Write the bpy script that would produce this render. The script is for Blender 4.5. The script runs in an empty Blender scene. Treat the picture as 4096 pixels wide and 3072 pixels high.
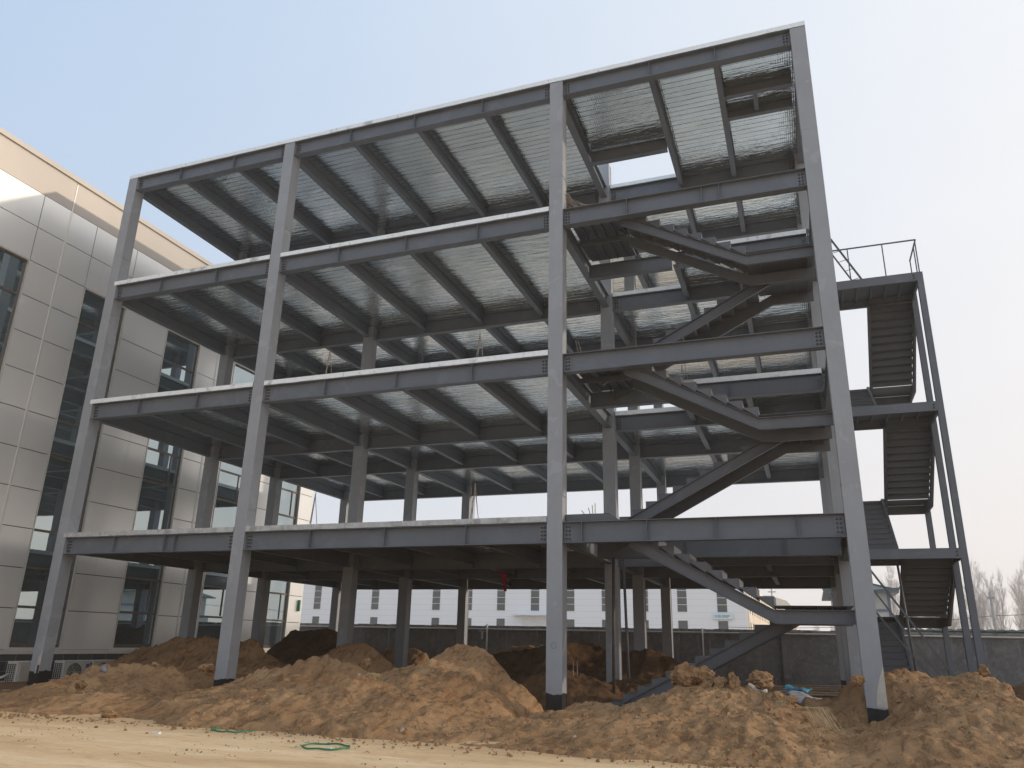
import bpy, bmesh, math, random
import numpy as np
from mathutils import Vector, Matrix
R=math.radians
scene=bpy.context.scene
COL=scene.collection
random.seed(7)

# ------------------------------------------------------------------ helpers
class MB:
    """collects boxes, prisms, tubes in world coordinates and links them as ONE mesh"""
    def __init__(s): s.v=[]; s.f=[]; s.m=[]; s.sm=[]
    def add(s,vs,fs,mi=0,smooth=False):
        o=len(s.v); s.v+= [tuple(v) for v in vs]
        for f in fs: s.f.append(tuple(i+o for i in f)); s.m.append(mi); s.sm.append(smooth)
        return s
    def box(s,x0,x1,y0,y1,z0,z1,mi=0):
        v=[(x0,y0,z0),(x1,y0,z0),(x1,y1,z0),(x0,y1,z0),(x0,y0,z1),(x1,y0,z1),(x1,y1,z1),(x0,y1,z1)]
        return s.add(v,[(0,3,2,1),(4,5,6,7),(0,1,5,4),(1,2,6,5),(2,3,7,6),(3,0,4,7)],mi)
    def prism(s,poly,axis,a,b,mi=0):
        """poly: 2-D points; axis 'x','y','z' is the extrusion axis. (x:(y,z), y:(x,z), z:(x,y))"""
        def P(p,t):
            return (t,p[0],p[1]) if axis=='x' else ((p[0],t,p[1]) if axis=='y' else (p[0],p[1],t))
        n=len(poly); v=[P(p,a) for p in poly]+[P(p,b) for p in poly]
        f=[tuple(range(n-1,-1,-1)),tuple(range(n,2*n))]+[(i,(i+1)%n,(i+1)%n+n,i+n) for i in range(n)]
        return s.add(v,f,mi)
    def bar(s,p,q,w,h=None,mi=0,up=(0,0,1)):
        h=w if h is None else h
        p=Vector(p);q=Vector(q);d=(q-p).normalized();u=Vector(up)
        if abs(d.dot(u))>.98: u=Vector((1,0,0))
        a=d.cross(u).normalized()*w/2; b=a.cross(d).normalized()*h/2
        v=[p-a-b,p+a-b,p+a+b,p-a+b,q-a-b,q+a-b,q+a+b,q-a+b]
        return s.add(v,[(0,3,2,1),(4,5,6,7),(0,1,5,4),(1,2,6,5),(2,3,7,6),(3,0,4,7)],mi)
    def tube(s,pts,r,n=8,mi=0,cap=True):
        pts=[Vector(p) for p in pts]; rs=r if isinstance(r,(list,tuple)) else [r]*len(pts)
        v=[];f=[]; ref=None
        for i,p in enumerate(pts):
            d=(pts[min(i+1,len(pts)-1)]-pts[max(i-1,0)]).normalized()
            if ref is None:
                u=Vector((0,0,1)) if abs(d.z)<.9 else Vector((1,0,0)); ref=d.cross(u).normalized()
            a=(ref-d*ref.dot(d)).normalized(); ref=a; b=d.cross(a)
            for k in range(n):
                t=2*math.pi*k/n; v.append(p+(a*math.cos(t)+b*math.sin(t))*rs[i])
        for i in range(len(pts)-1):
            for k in range(n):
                f.append((i*n+k,i*n+(k+1)%n,(i+1)*n+(k+1)%n,(i+1)*n+k))
        s.add(v,f,mi,True)
        if cap and n>3:
            o=len(s.v)-len(v)
            s.f.append(tuple(range(o+n-1,o-1,-1)));s.m.append(mi);s.sm.append(False)
            e=o+(len(pts)-1)*n
            s.f.append(tuple(range(e,e+n)));s.m.append(mi);s.sm.append(False)
        return s
    def build(s,name,mats,parent=None,bevel=0):
        me=bpy.data.meshes.new(name)
        org=Vector(parent['_o']) if parent is not None else Vector((0,0,0))
        me.from_pydata([tuple(Vector(v)-org) for v in s.v],[],s.f)
        if not isinstance(mats,(list,tuple)): mats=[mats]
        for m in mats: me.materials.append(m)
        me.polygons.foreach_set('material_index',s.m); me.polygons.foreach_set('use_smooth',s.sm)
        me.update()
        o=bpy.data.objects.new(name,me); COL.objects.link(o)
        if parent is not None: o.parent=parent; o['_o']=tuple(org)
        else: o['_o']=(0,0,0)
        if bevel:
            b=o.modifiers.new('b','BEVEL'); b.width=bevel; b.segments=2; b.limit_method='ANGLE'
        return o
def tag(o,label=None,cat=None,group=None,kind=None):
    if label: o['label']=label
    if cat: o['category']=cat
    if group: o['group']=group
    if kind: o['kind']=kind
    return o
def empty(name,loc,label,cat,group=None):
    o=bpy.data.objects.new(name,None); COL.objects.link(o); o.location=loc; o['_o']=tuple(loc); o.empty_display_size=.2
    return tag(o,label,cat,group)
def base_at(o,loc):
    """move a single-mesh thing's origin to its base"""
    d=Vector(loc); o.data.transform(Matrix.Translation(-d)); o.location=d; o['_o']=tuple(d); return o
def copy_tree(o,parent=None):
    c=o.copy(); COL.objects.link(c)
    if parent is not None: c.parent=parent
    for ch in list(o.children): copy_tree(ch,c)
    return c

# ------------------------------------------------------------------ materials
class NT:
    def __init__(s,name):
        s.m=bpy.data.materials.new(name); s.m.use_nodes=True; s.t=s.m.node_tree; s.n=s.t.nodes; s.l=s.t.links
        s.b=s.n['Principled BSDF']; s.co=s.n.new('ShaderNodeTexCoord')
        g=s.n.new('ShaderNodeNewGeometry'); s.pos=g.outputs['Position']; s.geo=g
    def link(s,a,b): s.l.new(a,b)
    def noise(s,scale,detail=4,rough=.6,vec=None,stretch=None,dist=0):
        v=vec or s.pos
        if stretch:
            mp=s.n.new('ShaderNodeMapping'); mp.inputs['Scale'].default_value=stretch; s.link(v,mp.inputs[0]); v=mp.outputs[0]
        n=s.n.new('ShaderNodeTexNoise'); n.inputs['Scale'].default_value=scale; n.inputs['Detail'].default_value=detail
        n.inputs['Roughness'].default_value=rough; n.inputs['Distortion'].default_value=dist
        s.link(v,n.inputs['Vector']); return n.outputs['Fac']
    def ramp(s,fac,stops):
        r=s.n.new('ShaderNodeValToRGB'); e=r.color_ramp.elements
        while len(e)<len(stops): e.new(.5)
        for i,(p,c) in enumerate(stops):
            e[i].position=p; e[i].color=(c[0],c[1],c[2],1) if isinstance(c,(tuple,list)) else (c,c,c,1)
        s.link(fac,r.inputs[0]); return r.outputs[0]
    def mix(s,fac,a,b,mode='MIX'):
        x=s.n.new('ShaderNodeMix'); x.data_type='RGBA'; x.blend_type=mode
        for i,vv in ((0,fac),(6,a),(7,b)):
            if hasattr(vv,'is_linked') or hasattr(vv,'links'): s.link(vv,x.inputs[i])
            elif i==0: x.inputs[0].default_value=vv
            else: x.inputs[i].default_value=(vv[0],vv[1],vv[2],1)
        return x.outputs[2]
    def math(s,op,a,b=0.):
        x=s.n.new('ShaderNodeMath'); x.operation=op
        for i,vv in ((0,a),(1,b)):
            if hasattr(vv,'links'): s.link(vv,x.inputs[i])
            else: x.inputs[i].default_value=vv
        return x.outputs[0]
    def sep(s,i,v=None):
        x=s.n.new('ShaderNodeSeparateXYZ'); s.link(v or s.pos,x.inputs[0]); return x.outputs[i]
    def bump(s,h,strength=.3,dist=.02,prev=None):
        x=s.n.new('ShaderNodeBump'); x.inputs['Strength'].default_value=strength; x.inputs['Distance'].default_value=dist
        s.link(h,x.inputs['Height'])
        if prev: s.link(prev,x.inputs['Normal'])
        return x.outputs[0]
    def out(s,col=None,rough=None,metal=None,nrm=None,spec=None):
        for k,v in (('Base Color',col),('Roughness',rough),('Metallic',metal),('Normal',nrm),('Specular IOR Level',spec)):
            if v is None: continue
            if hasattr(v,'links'): s.link(v,s.b.inputs[k])
            elif isinstance(v,tuple): s.b.inputs[k].default_value=(v[0],v[1],v[2],1)
            else: s.b.inputs[k].default_value=v
        return s.m

def m_steel(name='grey_paint',base=(.130,.146,.172),black=False,amp=.12):
    t=NT(name)
    n1=t.noise(.9,5,.65); n2=t.noise(14,4,.7,stretch=(1,1,.25))
    lo=tuple(c*(1-amp) for c in base); hi=tuple(c*(1+amp) for c in base)
    c=t.ramp(n1,[(.3,lo),(.7,hi)])
    c=t.mix(t.math('MULTIPLY',t.ramp(n2,[(.45,0.),(.8,1.)]),.22),c,tuple(x*1.25 for x in base))
    # touched-up patches of slightly different paint and pale scuffs
    n3=t.noise(1.7,3,.5,dist=.6); c=t.mix(t.math('MULTIPLY',t.ramp(n3,[(.60,0.),(.63,1.)]),.38),c,tuple(x*1.3 for x in base))
    n4=t.noise(35,3,.5); c=t.mix(t.math('MULTIPLY',t.ramp(n4,[(.74,0.),(.78,1.)]),.35),c,(.42,.42,.42))
    r=t.ramp(n1,[(.3,.42),(.7,.58)])
    if black:
        z=t.sep(2); w=t.math('MULTIPLY',t.math('SUBTRACT',t.noise(3.5,3,.6),.5),.16)
        zz=t.math('ADD',z,w); k=t.ramp(t.math('ADD',zz,.06),[(.44,1.),(.452,0.)])
        # light dried cement splash above the bitumen on one side
        c=t.mix(k,c,(.012,.011,.011)); r=t.mix(k,r,(.55,.55,.55))
    return t.out(c,r,0.0,t.bump(t.noise(60,2,.5),.05,.004),.4)
M={}
M['steel']=m_steel()
M['column']=m_steel('column_paint',(.30,.318,.348),True,.08)
M['stair']=m_steel('stair_paint',(.108,.115,.13))
M['bolt']=m_steel('bolt_paint',(.045,.047,.052))
M['plate']=m_steel('plate_paint',(.158,.170,.195))
t=NT('galvanised_trim'); n=t.noise(6,5,.7); n2=t.noise(60,2,.5)
c=t.ramp(n,[(.3,(.78,.85,.89)),(.7,(.92,.95,.96))]); c=t.mix(t.ramp(n2,[(.62,0.),(.7,.6)]),c,(.36,.38,.39))
st=t.noise(1.3,4,.6); c=t.mix(t.ramp(st,[(.60,0.),(.68,.6)]),c,(.30,.27,.24)); c=t.mix(t.ramp(t.noise(5,6,.8,stretch=(1,1,.5)),[(.60,0.),(.64,.7)]),c,(.42,.44,.44))
M['galv']=t.out(c,.5,.1,t.bump(n,.25,.02))
t=NT('cement_stained_trim'); n=t.noise(5,5,.7); c=t.ramp(n,[(.3,(.36,.38,.39)),(.7,(.60,.62,.63))]); c=t.mix(t.ramp(t.noise(2.2,5,.7),[(.52,0.),(.62,.7)]),c,(.26,.27,.26)); M['galv_old']=t.out(c,.7,.0,t.bump(n,.4,.02))
# metal deck soffit: galvanised sheet, small embossing and buckles
t=NT('galvanised_deck')
n=t.noise(1.6,3,.6,stretch=(.5,3,1)); nb=t.noise(2.6,3,.6,stretch=(.7,3.4,1)); em=t.noise(14,2,.5,stretch=(1,.5,1))
c=t.ramp(n,[(.25,(.68,.73,.76)),(.75,(.90,.94,.95))])
b=t.bump(nb,.62,.035); b=t.bump(t.noise(.8,2,.5,stretch=(.5,1.6,1)),.5,.06,b); b=t.bump(em,.26,.008,b)
wv=t.n.new('ShaderNodeTexWave'); wv.wave_type='BANDS'; wv.bands_direction='X'; wv.inputs['Scale'].default_value=5.5; wv.inputs['Distortion'].default_value=1.5
t.link(t.pos,wv.inputs['Vector']); b=t.bump(wv.outputs['Fac'],.16,.005,b)
M['deck']=t.out(c,t.ramp(n,[(.2,.06),(.8,.14)]),1.,b)
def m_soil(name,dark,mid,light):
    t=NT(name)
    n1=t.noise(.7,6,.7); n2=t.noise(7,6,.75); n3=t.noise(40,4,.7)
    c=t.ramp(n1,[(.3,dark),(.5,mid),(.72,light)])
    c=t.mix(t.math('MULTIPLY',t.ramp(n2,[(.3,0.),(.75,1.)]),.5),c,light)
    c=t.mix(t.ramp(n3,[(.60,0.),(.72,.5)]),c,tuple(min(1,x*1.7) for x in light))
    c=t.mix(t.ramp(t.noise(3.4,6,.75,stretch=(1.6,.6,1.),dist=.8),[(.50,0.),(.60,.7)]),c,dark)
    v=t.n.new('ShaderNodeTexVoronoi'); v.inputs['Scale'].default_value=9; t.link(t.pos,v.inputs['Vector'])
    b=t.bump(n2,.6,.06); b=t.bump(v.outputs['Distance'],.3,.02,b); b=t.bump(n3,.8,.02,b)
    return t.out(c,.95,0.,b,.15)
M['soil']=m_soil('loose_soil',(.145,.076,.036),(.300,.178,.088),(.44,.28,.152))
M['soil2']=m_soil('shaded_soil',(.085,.045,.022),(.15,.085,.043),(.22,.13,.07))  # darker copy of the loose soil, shade painted into its colour
M['clod']=m_soil('clod_soil',(.15,.082,.040),(.27,.165,.088),(.40,.265,.15))
M['stone']=m_soil('pale_stone',(.22,.16,.11),(.32,.25,.18),(.42,.34,.26))
t=NT('pale_yard')
n1=t.noise(.55,6,.7,stretch=(.35,1.6,1)); n2=t.noise(5,6,.8,stretch=(.5,2,1)); n3=t.noise(60,3,.7)
c=t.ramp(n1,[(.3,(.56,.37,.20)),(.5,(.76,.55,.325)),(.7,(.86,.67,.44))])
c=t.mix(t.ramp(n2,[(.52,0.),(.72,.65)]),c,(.46,.29,.145))
c=t.mix(t.ramp(n3,[(.64,0.),(.72,.4)]),c,(.30,.18,.09))
c=t.mix(t.ramp(t.noise(7,6,.8,stretch=(.25,2.2,1),dist=.5),[(.58,0.),(.66,.75)]),c,(.40,.25,.125))
c=t.mix(t.ramp(t.noise(3,6,.8,stretch=(.3,2,1),dist=1.5),[(.60,0.),(.64,.6)]),c,(.93,.78,.56))
# soil dust dragged from the heaps on to the hard surface
yy=t.sep(1); k=t.ramp(t.math('MULTIPLY',t.math('ADD',t.math('ADD',yy,7.6),t.math('MULTIPLY',t.noise(1.2,5,.7),1.0)),.5),[(.62,0.),(.98,.55)])
c=t.mix(k,c,(.46,.30,.165))
M['yard']=t.out(c,.9,0.,t.bump(n2,.6,.04,t.bump(n3,.5,.01)),.2)
t=NT('far_ground'); c=t.ramp(t.noise(.05,5,.7),[(.3,(.50,.37,.24)),(.7,(.66,.51,.35))]); M['far']=t.out(c,.95)

# left building cladding
t=NT('champagne_cladding'); n=t.noise(.25,3,.5); c=t.ramp(n,[(.3,(.74,.75,.75)),(.7,(.82,.83,.83))])
M['clad']=t.out(t.mix(t.math('MULTIPLY',t.ramp(t.noise(2.2,4,.6,stretch=(1,1.6,.07)),[(.6,0.),(.75,1.)]),.22),c,(.58,.55,.50)),.33,.5)
t=NT('cladding_return'); M['jamb']=t.out(t.ramp(t.noise(2,3,.5),[(.3,(.66,.65,.63)),(.7,(.74,.73,.71))]),.4,.5)
t=NT('parapet_cladding'); c=t.ramp(t.noise(.3,3,.5),[(.3,(.36,.335,.31)),(.7,(.42,.39,.36))]); c=t.mix(t.ramp(t.noise(2.5,4,.6,stretch=(1,1,.06)),[(.6,0.),(.72,.35)]),c,(.40,.33,.27))
M['parapet']=t.out(c,.42,.45)
t=NT('joint_shadow'); M['dark']=t.out(t.ramp(t.noise(9,2,.5),[(.3,(.03,.028,.027)),(.7,(.045,.04,.04))]),.8)
t=NT('window_frame'); M['frame']=t.out(t.ramp(t.noise(5,3,.5),[(.3,(.115,.098,.085)),(.7,(.15,.13,.115))]),.4,.4)
t=NT('tinted_glass'); M['glass']=t.out(t.ramp(t.noise(.8,2,.5),[(.3,(.33,.41,.45)),(.7,(.37,.45,.49))]),.015,.85,t.bump(t.noise(1.1,2,.5),.02,.02))
t=NT('stone_plinth')
br=t.n.new('ShaderNodeTexBrick'); br.inputs['Scale'].default_value=1; br.inputs['Brick Width'].default_value=.55; br.inputs['Row Height'].default_value=.27
br.inputs['Mortar Size'].default_value=.006; br.inputs['Color1'].default_value=(.045,.045,.05,1); br.inputs['Color2'].default_value=(.065,.065,.07,1); br.inputs['Mortar'].default_value=(.3,.3,.3,1)
cb=t.n.new('ShaderNodeCombineXYZ'); t.link(t.sep(1),cb.inputs[0]); t.link(t.sep(2),cb.inputs[1]); t.link(cb.outputs[0],br.inputs['Vector'])
M['tile']=t.out(br.outputs['Color'],.35,0.,t.bump(t.noise(12,4,.7),.3,.01))
# boundary wall: dark weathered render
t=NT('weathered_render')
n1=t.noise(.8,6,.75); n2=t.noise(5,5,.75,dist=.8)
c=t.ramp(n1,[(.3,(.095,.095,.098)),(.7,(.21,.21,.215))])
c=t.mix(t.ramp(n2,[(.50,0.),(.72,.75)]),c,(.31,.29,.27))
st=t.noise(3.0,3,.6,stretch=(2.2,1,.16)); zz=t.math('MULTIPLY',t.ramp(st,[(.60,0.),(.68,1.)]),t.ramp(t.math('MULTIPLY',t.sep(2),.5),[(.35,0.),(.95,.55)]))
c=t.mix(zz,c,(.42,.40,.38))
M['bwall']=t.out(c,.9,0.,t.bump(n2,.3,.02))
t=NT('coping'); c=t.ramp(t.noise(3,6,.8,stretch=(1,1,2)),[(.35,(.14,.125,.11)),(.6,(.35,.33,.30))]); M['coping']=t.out(c,.9,0.,t.bump(t.noise(9,5,.8),.8,.05))
def plain(name,c,rough=.6,metal=0.,var=.12,scale=4):
    t=NT(name); return t.out(t.ramp(t.noise(scale,4,.6),[(.3,tuple(x*(1-var) for x in c)),(.7,tuple(min(1,x*(1+var)) for x in c))]),rough,metal,t.bump(t.noise(scale*8,3,.6),.08,.004))
M['apron']=plain('concrete_apron',(.50,.49,.46),.9,0,.1,.4)
M['pvc']=plain('pvc_pipe',(.50,.49,.48),.45)
M['ac']=plain('ac_casing',(.62,.60,.55),.45,0,.06)
M['acdark']=plain('ac_grille',(.035,.036,.038),.5)
M['blue']=plain('blue_sticker',(.02,.09,.33),.4)
M['splash']=plain('cement_splash',(.50,.47,.41),.9,0,.12,8)
M['bitumen']=plain('bitumen',(.012,.011,.011),.6,0,.1)
M['white']=plain('white_plastic',(.72,.73,.74),.5)
M['green']=plain('green_strap',(.02,.17,.09),.4)
M['red']=plain('red_cloth',(.42,.008,.02),.8)
M['rebar']=plain('rebar',(.26,.22,.19),.6,.3,.3,30)
M['rust']=plain('rusty_pipe',(.10,.08,.065),.6,.3,.3,8)
M['wood']=plain('old_board',(.25,.185,.12),.85,0,.35,6)
M['board']=plain('pale_board',(.42,.33,.22),.8,0,.15,6)
M['tarp']=plain('grey_tarp',(.42,.45,.52),.6,0,.25,5)
M['net']=plain('blue_net',(.05,.26,.42),.7,0,.3,9)
M['straw']=plain('dry_straw',(.46,.35,.20),.9,0,.25,20)
M['bark']=plain('haze_pale_bark',(.50,.465,.45),.9,0,.2,3)  # bark colour lightened to carry the fading of distant haze
M['conc']=plain('concrete',(.33,.32,.30),.9,0,.15,3)
M['teal']=plain('teal_sheet',(.055,.085,.10),.5,.3)
M['shed']=plain('shed_sheet',(.16,.24,.23),.5,.3)
M['roof']=plain('grey_tiles',(.16,.19,.20),.7,0,.15,3)
M['hwall']=plain('house_render',(.58,.57,.54),.8,0,.06,1)
M['hband']=plain('house_trim',(.20,.22,.26),.7)
M['sidew']=plain('cream_sunlit_sheet',(.74,.66,.53),.6,0,.05)  # cream tone; on the factory side wall it paints in warm sunlight
M['redsign']=plain('red_letters',(.55,.03,.03),.5)
M['signbd']=plain('sign_board',(.60,.76,.80),.4,0,.04)
M['ink']=plain('sign_ink',(.03,.06,.09),.5)
M['logo']=plain('sign_logo',(.06,.18,.42),.5)
M['fwin']=plain('factory_glass',(.075,.08,.082),.6,0,.2,.5)
t=NT('factory_sheet'); wv=t.n.new('ShaderNodeTexWave'); wv.wave_type='BANDS'; wv.bands_direction='Z'; wv.inputs['Scale'].default_value=1.2
t.link(t.pos,wv.inputs['Vector']); zt=t.sep(2)
pg=t.math('FRACT',t.math('MULTIPLY',zt,1/.83)); line=t.ramp(pg,[(.0,1.),(.035,1.),(.045,0.)])
c=t.mix(line,(.80,.82,.85),(.58,.60,.63)); c=t.mix(t.math('MULTIPLY',t.noise(.2,4,.6),.12),c,(.62,.66,.72))
M['fact']=t.out(c,.5,.0,t.bump(wv.outputs['Fac'],.15,.01))

# ------------------------------------------------------------------ dimensions (metres)
W=.355
XA,XB,XC,XD=-14.66,-8.5,0.0,6.475-W      # left edges of the four column lines
XL=[XA,XB,XC,XD]
YR=[0.,5.35,9.12,14.39]                  # front faces of the four rows
ZB=[3.475,7.435,11.346,15.278]; HB=.46
ZT=[z+HB for z in ZB]                    # beam tops = deck soffit
HD=.135
JX=[[-12.52,-10.42],[-6.2,-4.09,-1.98],[2.67,4.32]]

# ------------------------------------------------------------------ ground
g=MB()
g.add([(-420,-200,0),(420,-200,0),(420,420,0),(-420,420,0)],[(0,1,2,3)])
tag(g.build('ground',M['far']),kind='structure')
g=MB(); g.add([(-80,17.3,.004),(60,17.3,.004),(60,37,.004),(-80,37,.004)],[(0,1,2,3)]); tag(g.build('concrete_apron',M['apron']),kind='structure')

def hashn(ix,iy,seed):
    h=(ix*374761393+iy*668265263+seed*1442695041)&0xffffffff
    h=((h^(h>>13))*1274126177)&0xffffffff
    return ((h^(h>>16))&0xffff)/65535.
def vnoise(x,y,seed):
    ix=np.floor(x).astype(np.int64);iy=np.floor(y).astype(np.int64);fx=x-ix;fy=y-iy
    fx=fx*fx*(3-2*fx);fy=fy*fy*(3-2*fy)
    a=hashn(ix,iy,seed);b=hashn(ix+1,iy,seed);c=hashn(ix,iy+1,seed);d=hashn(ix+1,iy+1,seed)
    return a+(b-a)*fx+(c-a)*fy+(a-b-c+d)*fx*fy
def fbm(x,y,seed,f0=1.,oc=5,gain=.5):
    s=0;a=1;t=0
    for i in range(oc):
        s=s+a*vnoise(x*f0+i*17.3,y*f0-i*9.1,seed+i*31);t+=a;a*=gain;f0*=2.07
    return s/t
def ridged(x,y,seed,f0,oc=4):
    s=0;a=1;t=0
    for i in range(oc):
        s=s+a*(1-np.abs(2*vnoise(x*f0+i*7.7,y*f0+i*3.1,seed+i*13)-1));t+=a;a*=.55;f0*=2.1
    return s/t
def lumps(x,y,seed,cell,prob=.5):
    """rounded clods scattered on a jittered grid"""
    out=np.zeros_like(x); gx=np.floor(x/cell).astype(np.int64); gy=np.floor(y/cell).astype(np.int64)
    for dx in (-1,0,1):
        for dy in (-1,0,1):
            cx=gx+dx;cy=gy+dy
            px=(cx+.2+.6*hashn(cx,cy,seed))*cell; py=(cy+.2+.6*hashn(cx,cy,seed+5))*cell
            on=hashn(cx,cy,seed+9)<prob; r=cell*(.12+.36*hashn(cx,cy,seed+11)**2)
            d=np.sqrt(((x-px)/r)**2+((y-py)/(r*(.7+.6*hashn(cx,cy,seed+3))))**2)
            out=np.maximum(out,np.where(on&(d<1),np.sqrt(np.clip(1-d*d,0,1))*r*.45,0))
    return out
def cone(x,y,cx,cy,h,rx,ry,rot=0.,rnd=.18,asym=None):
    c,s=math.cos(rot),math.sin(rot); dx=x-cx;dy=y-cy; u=(dx*c+dy*s);v=(-dx*s+dy*c)
    if asym: ry_=np.where(v<0,asym,ry)
    else: ry_=ry
    d=np.sqrt((u/rx)**2+(v/ry_)**2+rnd*rnd)-rnd
    return h*(1-d*(1.0))
HOLES=[(x+W/2,y+W/2) for x in XL for y in YR]
def soil_height(x,y,parts,seed,rough=1.,floor=-.12,clod=1.,terr=0):
    wx=x+(fbm(x,y,seed+1,.8,4)-.5)*.9; wy=y+(fbm(x,y,seed+2,.8,4)-.5)*.9
    h=np.full_like(x,-1.)
    k=.10
    for p in parts:
        if p[0]=='r':
            _,yc,pf,wf,wb=p[:5]; ex=p[5] if len(p)>5 else 1.0; xs=[a for a,b in pf]; zs=[b for a,b in pf]
            wx2=x+(fbm(x,y,seed+1,1.1,3)-.5)*.5*np.clip(np.abs(y-yc),0,1)
            zc=np.interp(wx2,[xs[0]-.5]+xs+[xs[-1]+.5],[zs[0]-.5]+zs+[zs[-1]-.5])
            ycc=yc+(fbm(x,x*0,seed+15,.9,3)-.5)*.5
            tf=np.clip((ycc-wy)/wf,0,3); tb=np.clip((wy-ycc)/wb,0,3)
            hh=np.where(wy<ycc,zc-(np.abs(zc)*.15+np.maximum(zc,.18)*.95)*(tf**ex),zc-(np.maximum(zc,0)+.35)*(tb**1.15))
            r0=.12; h=np.maximum(h,hh); continue
        hh=cone(wx,wy,*p[:5],*(p[5:6] or (0.,)),**(p[6] if len(p)>6 else {}))
        h=np.maximum(h,hh)+k*np.exp(-np.abs(h-hh)/k)*.25
    m=np.clip(h+.1,0,1)
    amp=np.clip(.25+m*1.6,0,1)*rough
    h=h+(fbm(x,y,seed+3,1.3,5,.55)-.5)*.20*amp-.03
    h=h+(ridged(x*1.2,y*.75,seed+4,2.2)-.6)*.10*amp
    h=h+(ridged(x*2.6+fbm(x,y,seed+30,1.5,3)*1.5,y*.45,seed+31,1.6,3)-.6)*.075*amp*np.clip((.2-y)*.8,0,1)
    h=h+(fbm(x,y,seed+5,9,5,.65)-.5)*.10*amp
    h=h-.035*np.clip((ridged(x*.8,y*1.1,seed+44,2.6,3)-.80)*9,0,1)*amp
    h=h+(ridged(x+y*.4,y*.45,seed+6,6.)-.6)*.05*amp
    cm=np.clip((vnoise(x*.9,y*.9,seed+21)-.35)*2.6,0,1)
    h=h+lumps(x,y,seed+7,.34,.42)*clod*cm+lumps(x+3,y+1,seed+8,.19,.45)*clod
    if terr: 
        q=h/terr; h=h*(.45)+.55*terr*(np.floor(q)+np.clip((q-np.floor(q)-.5)*3+.5,0,1))
    return h
GRIDS=[]
def soil_z(x,y):
    z=-9
    for (x0,y0,res,X,Y,H) in GRIDS:
        i=(x-X[0,0])/(X[0,1]-X[0,0]); j=(y-Y[0,0])/(Y[1,0]-Y[0,0])
        if 0<=i<X.shape[1]-1 and 0<=j<X.shape[0]-1: z=max(z,float(H[int(round(j)),int(round(i))]))
    return z
def mound(name,x0,x1,y0,y1,parts,res,seed,label='',mat='soil',edge=None,cut=None,**kw):
    nx=int((x1-x0)/res)+1; ny=int((y1-y0)/res)+1
    X,Y=np.meshgrid(np.linspace(x0,x1,nx),np.linspace(y0,y1,ny))
    H=soil_height(X,Y,parts,seed,**kw)
    # border falls below ground so that patches close on the ground sheet
    b=np.minimum(np.minimum(X-x0,x1-X),np.minimum(Y-y0,y1-Y)); H=H-np.clip(.35-b,0,1)*1.6
    if edge is not None: H=H-np.clip((edge-Y)+(fbm(X,X*0,seed+40,.8,4)-.5)*.7,0,5)*.9
    if cut is not None:
        for (cx,cy,rad,depth) in cut:
            d=np.sqrt((X-cx)**2+(Y-cy)**2); H=H-depth*np.clip(1-d/rad,0,1)**1.2
    GRIDS.append((x0,y0,res,X,Y,H))
    keep=H>-.10
    vid=-np.ones(H.shape,int); fq=[]
    q=keep[:-1,:-1]|keep[1:,:-1]|keep[:-1,1:]|keep[1:,1:]
    # keep only the main body of the heap
    lab=np.zeros(q.shape,int); nl=0; best=(0,0)
    for (si,sj) in zip(*np.nonzero(q[::6,::6])):
        si*=6;sj*=6
        if lab[si,sj]: continue
        nl+=1; st=[(si,sj)]; lab[si,sj]=nl; n_=0
        while st:
            a,b_=st.pop(); n_+=1
            for a2,b2 in ((a+1,b_),(a-1,b_),(a,b_+1),(a,b_-1)):
                if 0<=a2<q.shape[0] and 0<=b2<q.shape[1] and q[a2,b2] and not lab[a2,b2]: lab[a2,b2]=nl; st.append((a2,b2))
        best=max(best,(n_,nl))
    q=lab==best[1]
    used=np.zeros(H.shape,bool); used[:-1,:-1]|=q;used[1:,:-1]|=q;used[:-1,1:]|=q;used[1:,1:]|=q
    vid[used]=np.arange(used.sum()); H=np.maximum(H,-.35)
    vs=np.stack([X[used],Y[used],H[used]],1)
    I,J=np.nonzero(q)
    fs=np.stack([vid[I,J],vid[I,J+1],vid[I+1,J+1],vid[I+1,J]],1)
    me=bpy.data.meshes.new(name)
    cx,cy=float(np.mean(vs[:,0])),float(np.mean(vs[:,1])); vs=vs-np.array([cx,cy,0])
    me.from_pydata(vs.tolist(),[],fs.tolist()); me.polygons.foreach_set('use_smooth',[True]*len(fs)); me.materials.append(M[mat]); me.update()
    o=bpy.data.objects.new(name,me); COL.objects.link(o); o.location=(cx,cy,0)
    tag(o,label,'dirt mound','heaps of excavated brown soil around the steel columns')
    return o
# hard pale yard: one sheet, fine relief where it is near the camera
def axis(lims): 
    o=[]
    for a,b_,st in lims: o+=list(np.arange(a,b_,st))
    return np.array(o+[lims[-1][1]])
ax=axis([(-45,-12,1.5),(-12,8,.03),(8,45,1.5)]); ay=axis([(-60,-9.4,1.2),(-9.4,-5.0,.028)])
X,Y=np.meshgrid(ax,ay)
H=(fbm(X*.5,Y*1.6,301,1.2,5,.6)-.5)*.030+(ridged(X*.35,Y*1.5,303,2.2,4)-.6)*.016+lumps(X,Y,305,.16,.16)*.35*np.clip((vnoise(X*.6,Y*.9,307)-.5)*4,0,1)+lumps(X,Y,309,.07,.25)*.35*np.clip((vnoise(X*.8,Y*1.2,311)-.45)*4,0,1)
H=H-.02*np.clip(1-np.abs(Y+7.35-.10*X-.15*np.sin(X*.7))/.14,0,1)-.015*np.clip(1-np.abs(Y+6.5-.06*X)/.10,0,1)
H=np.where((X<-12)|(X>8)|(Y<-9.4),0.,H)+.02
me=bpy.data.meshes.new('paved_yard'); nx_=len(ax); J,I=np.mgrid[0:len(ay)-1,0:nx_-1]; b0=(J*nx_+I).ravel()
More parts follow.
